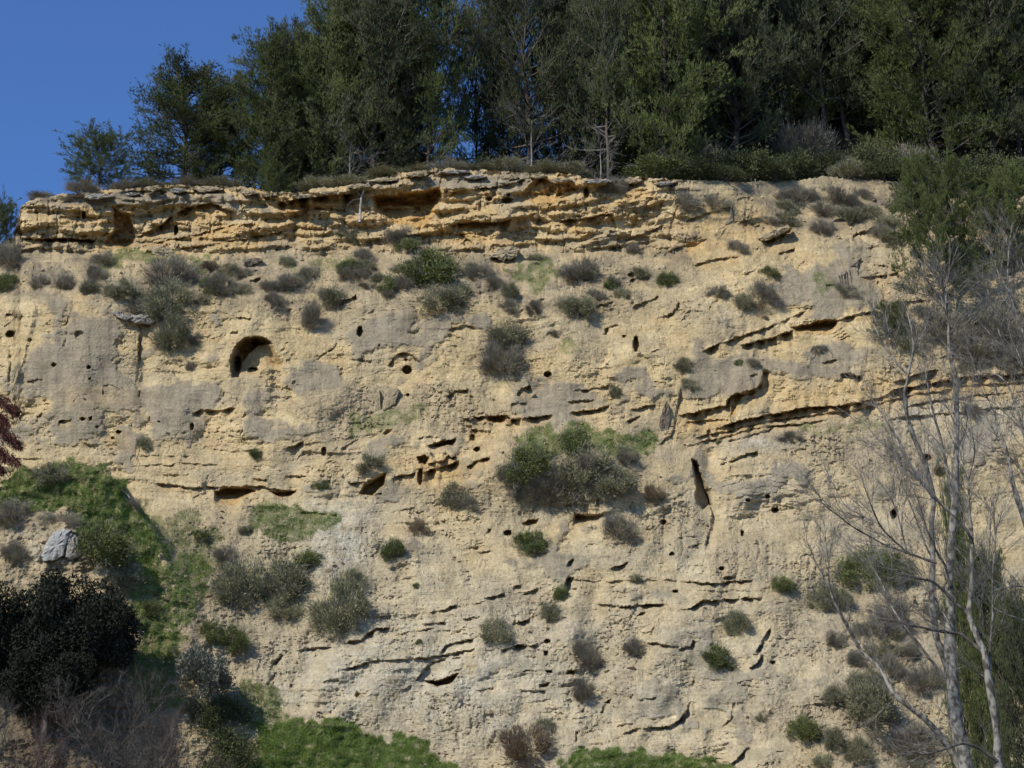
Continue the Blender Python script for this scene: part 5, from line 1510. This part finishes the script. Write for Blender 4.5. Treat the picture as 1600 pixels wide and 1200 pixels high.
# ------------------------------------------------------------ grass, dry tufts and rubble
def scatter_in(P, n, edge=16):
    P_ = np.array(P); x = rng.uniform(P_[:, 0].min() - edge, P_[:, 0].max() + edge, n * 3); y = rng.uniform(P_[:, 1].min() - edge, P_[:, 1].max() + edge, n * 3)
    xx = x + edge * 1.2 * fbm(x / 18, y / 18, 121, 3); yy = y + edge * 1.2 * fbm(x / 18, y / 18, 125, 3)
    xx = xx + edge * .9 * gnoise(x / 45, y / 45, 311); yy = yy + edge * .9 * gnoise(x / 45, y / 45, 313)
    k = inpoly(xx, yy, P) & (fbm(x / 14, y / 10, 131, 4) > rng.uniform(-.5, .25, len(x)))
    return x[k][:n * 3], y[k][:n * 3]
def surf(x, y):
    ci = np.clip(np.round(np.interp(x, colx, np.arange(nc))).astype(int), 0, nc - 1)
    yy = np.empty(len(x)); Y_ = np.empty(len(x))
    ys = np.maximum(y, PY[0, ci] + .5)
    # rows: invert the regular row spacing
    t = np.clip((ys - PY[0, ci]) / (SK_BOT - PY[0, ci]), 0, 1) ** (1 / .97) * (nv - 1)
    r0 = np.clip(t.astype(int), 0, nv - 2); f = t - r0
    Y_ = Y[r0, ci] * (1 - f) + Y[r0 + 1, ci] * f
    return at(x, ys, Y_)
def grass(name, label, P, dens, mat, Lb=.065, Wb=.018, dry=False):
    P_ = np.array(P); area = abs(sum(P_[i][0] * P_[(i + 1) % len(P)][1] - P_[(i + 1) % len(P)][0] * P_[i][1] for i in range(len(P)))) / 2
    x, y = scatter_in(P, int(area * dens * 4.2))
    if len(x) < 10: return
    b = surf(x, y)
    # tufts of a few blades
    nb = 3
    b = np.repeat(b, nb, 0) + rng.normal(size=(len(b) * nb, 3)) * .045
    d = np.array([0, -.45, .9]) + rng.normal(size=b.shape) * .45
    tone = np.clip(np.repeat(.5 + .9 * fbm(x / 14, y / 12, 133, 3), nb) + rng.normal(size=len(b)) * .2, 0, 1)
    m_ = blades(b, d, Lb * rng.uniform(.5, 1.3, len(b)), Wb * rng.uniform(.6, 1.2, len(b)), tone, name)
    o = link(name, m_, M[mat]); tag(o, label, 'grass', kind='stuff')
for (nm, lab, P, dn, _) in GRASS:
    grass(nm, lab, P, dn, 'grass')

def free_scatter(n, keep):
    x = rng.uniform(0, 1600, n); y = rng.uniform(300, 1225, n)
    ci = np.clip(np.round(np.interp(x, colx, np.arange(nc))).astype(int), 0, nc - 1)
    t = np.clip((y - PY[0, ci]) / (SK_BOT - PY[0, ci]), 0, 1) ** (1 / .97) * (nv - 1)
    r0 = np.clip(t.astype(int), 0, nv - 1)
    k = (y > PY[0, ci] + 2) & (rng.uniform(size=n) < keep[r0, ci])
    return x[k], y[k]
tuftmask = dirt * (.25 + .9 * sstep(-.05, .35, fbm(PX / 22, PY / 18, 135, 3))) * (1 - .7 * sstep(-.5, .5, REC)) + .8 * MOUND * sstep(-.1, .3, fbm(PX / 26, PY / 22, 137, 3))
tuftmask[:nv] = tuftmask[:nv] * (1 + 1.2 * sstep(1180, 1330, PX[:nv]) * sstep(820, 900, PY[:nv]))
x, y = free_scatter(60000, np.clip(tuftmask * .7, 0, 1)[:nv])
b = surf(x, y); nb = 3
b = np.repeat(b, nb, 0) + rng.normal(size=(len(b) * nb, 3)) * .04
d = np.array([0, -.5, .75]) + rng.normal(size=b.shape) * .55
o = link('dry_grass', blades(b, d, .15 * rng.uniform(.4, 1.4, len(b)), .022, rng.uniform(0, 1, len(b)), 'dry_grass'), M['dry'])
tag(o, 'thin straw-coloured dry grass scattered over the loose earth of the cliff', 'dry grass', kind='stuff')
x, y = free_scatter(26000, np.clip(tuftmask * .35, 0, 1)[:nv])
b = surf(x, y); nb = 4
b = np.repeat(b, nb, 0) + rng.normal(size=(len(b) * nb, 3)) * .07
d = np.array([0, -.5, .75]) + rng.normal(size=b.shape) * .6
o = link('low_herbs', blades(b, d, .12 * rng.uniform(.4, 1.4, len(b)), .03, rng.uniform(0, 1, len(b)), 'low_herbs'), M['purple'])
tag(o, 'tiny grey dead herbs dotted over the slopes of the cliff', 'herbs', kind='stuff')

x, y = free_scatter(16000, np.clip(dirt * .55 + .05, 0, 1)[:nv])
b = surf(x, y); n = len(b)
r_ = np.clip(rng.lognormal(-3.1, .55, n), .02, .2)
cube = np.array([[1, 0, 0], [-1, 0, 0], [0, 1, 0], [0, -1, 0], [0, 0, 1], [0, 0, -1]], float)
v = b[:, None, :] + cube[None] * r_[:, None, None] * rng.uniform(.6, 1.3, (n, 6, 1)) + rng.normal(size=(n, 6, 3)) * r_[:, None, None] * .25
oct_ = np.array([[0, 2, 4], [2, 1, 4], [1, 3, 4], [3, 0, 4], [2, 0, 5], [1, 2, 5], [3, 1, 5], [0, 3, 5]])
me = make_mesh('rubble', v.reshape(-1, 3), (oct_[None] + 6 * np.arange(n)[:, None, None]).reshape(-1, 3))
add_col(me, np.repeat(np.array([0.46, 0.37, 0.235]) * rng.uniform(.6, 1.15, (n, 1)), 6, 0))
tag(link('rubble', me, M['rock']), 'small loose stones and crumbs lying on the sandy slopes', 'rubble', kind='stuff')
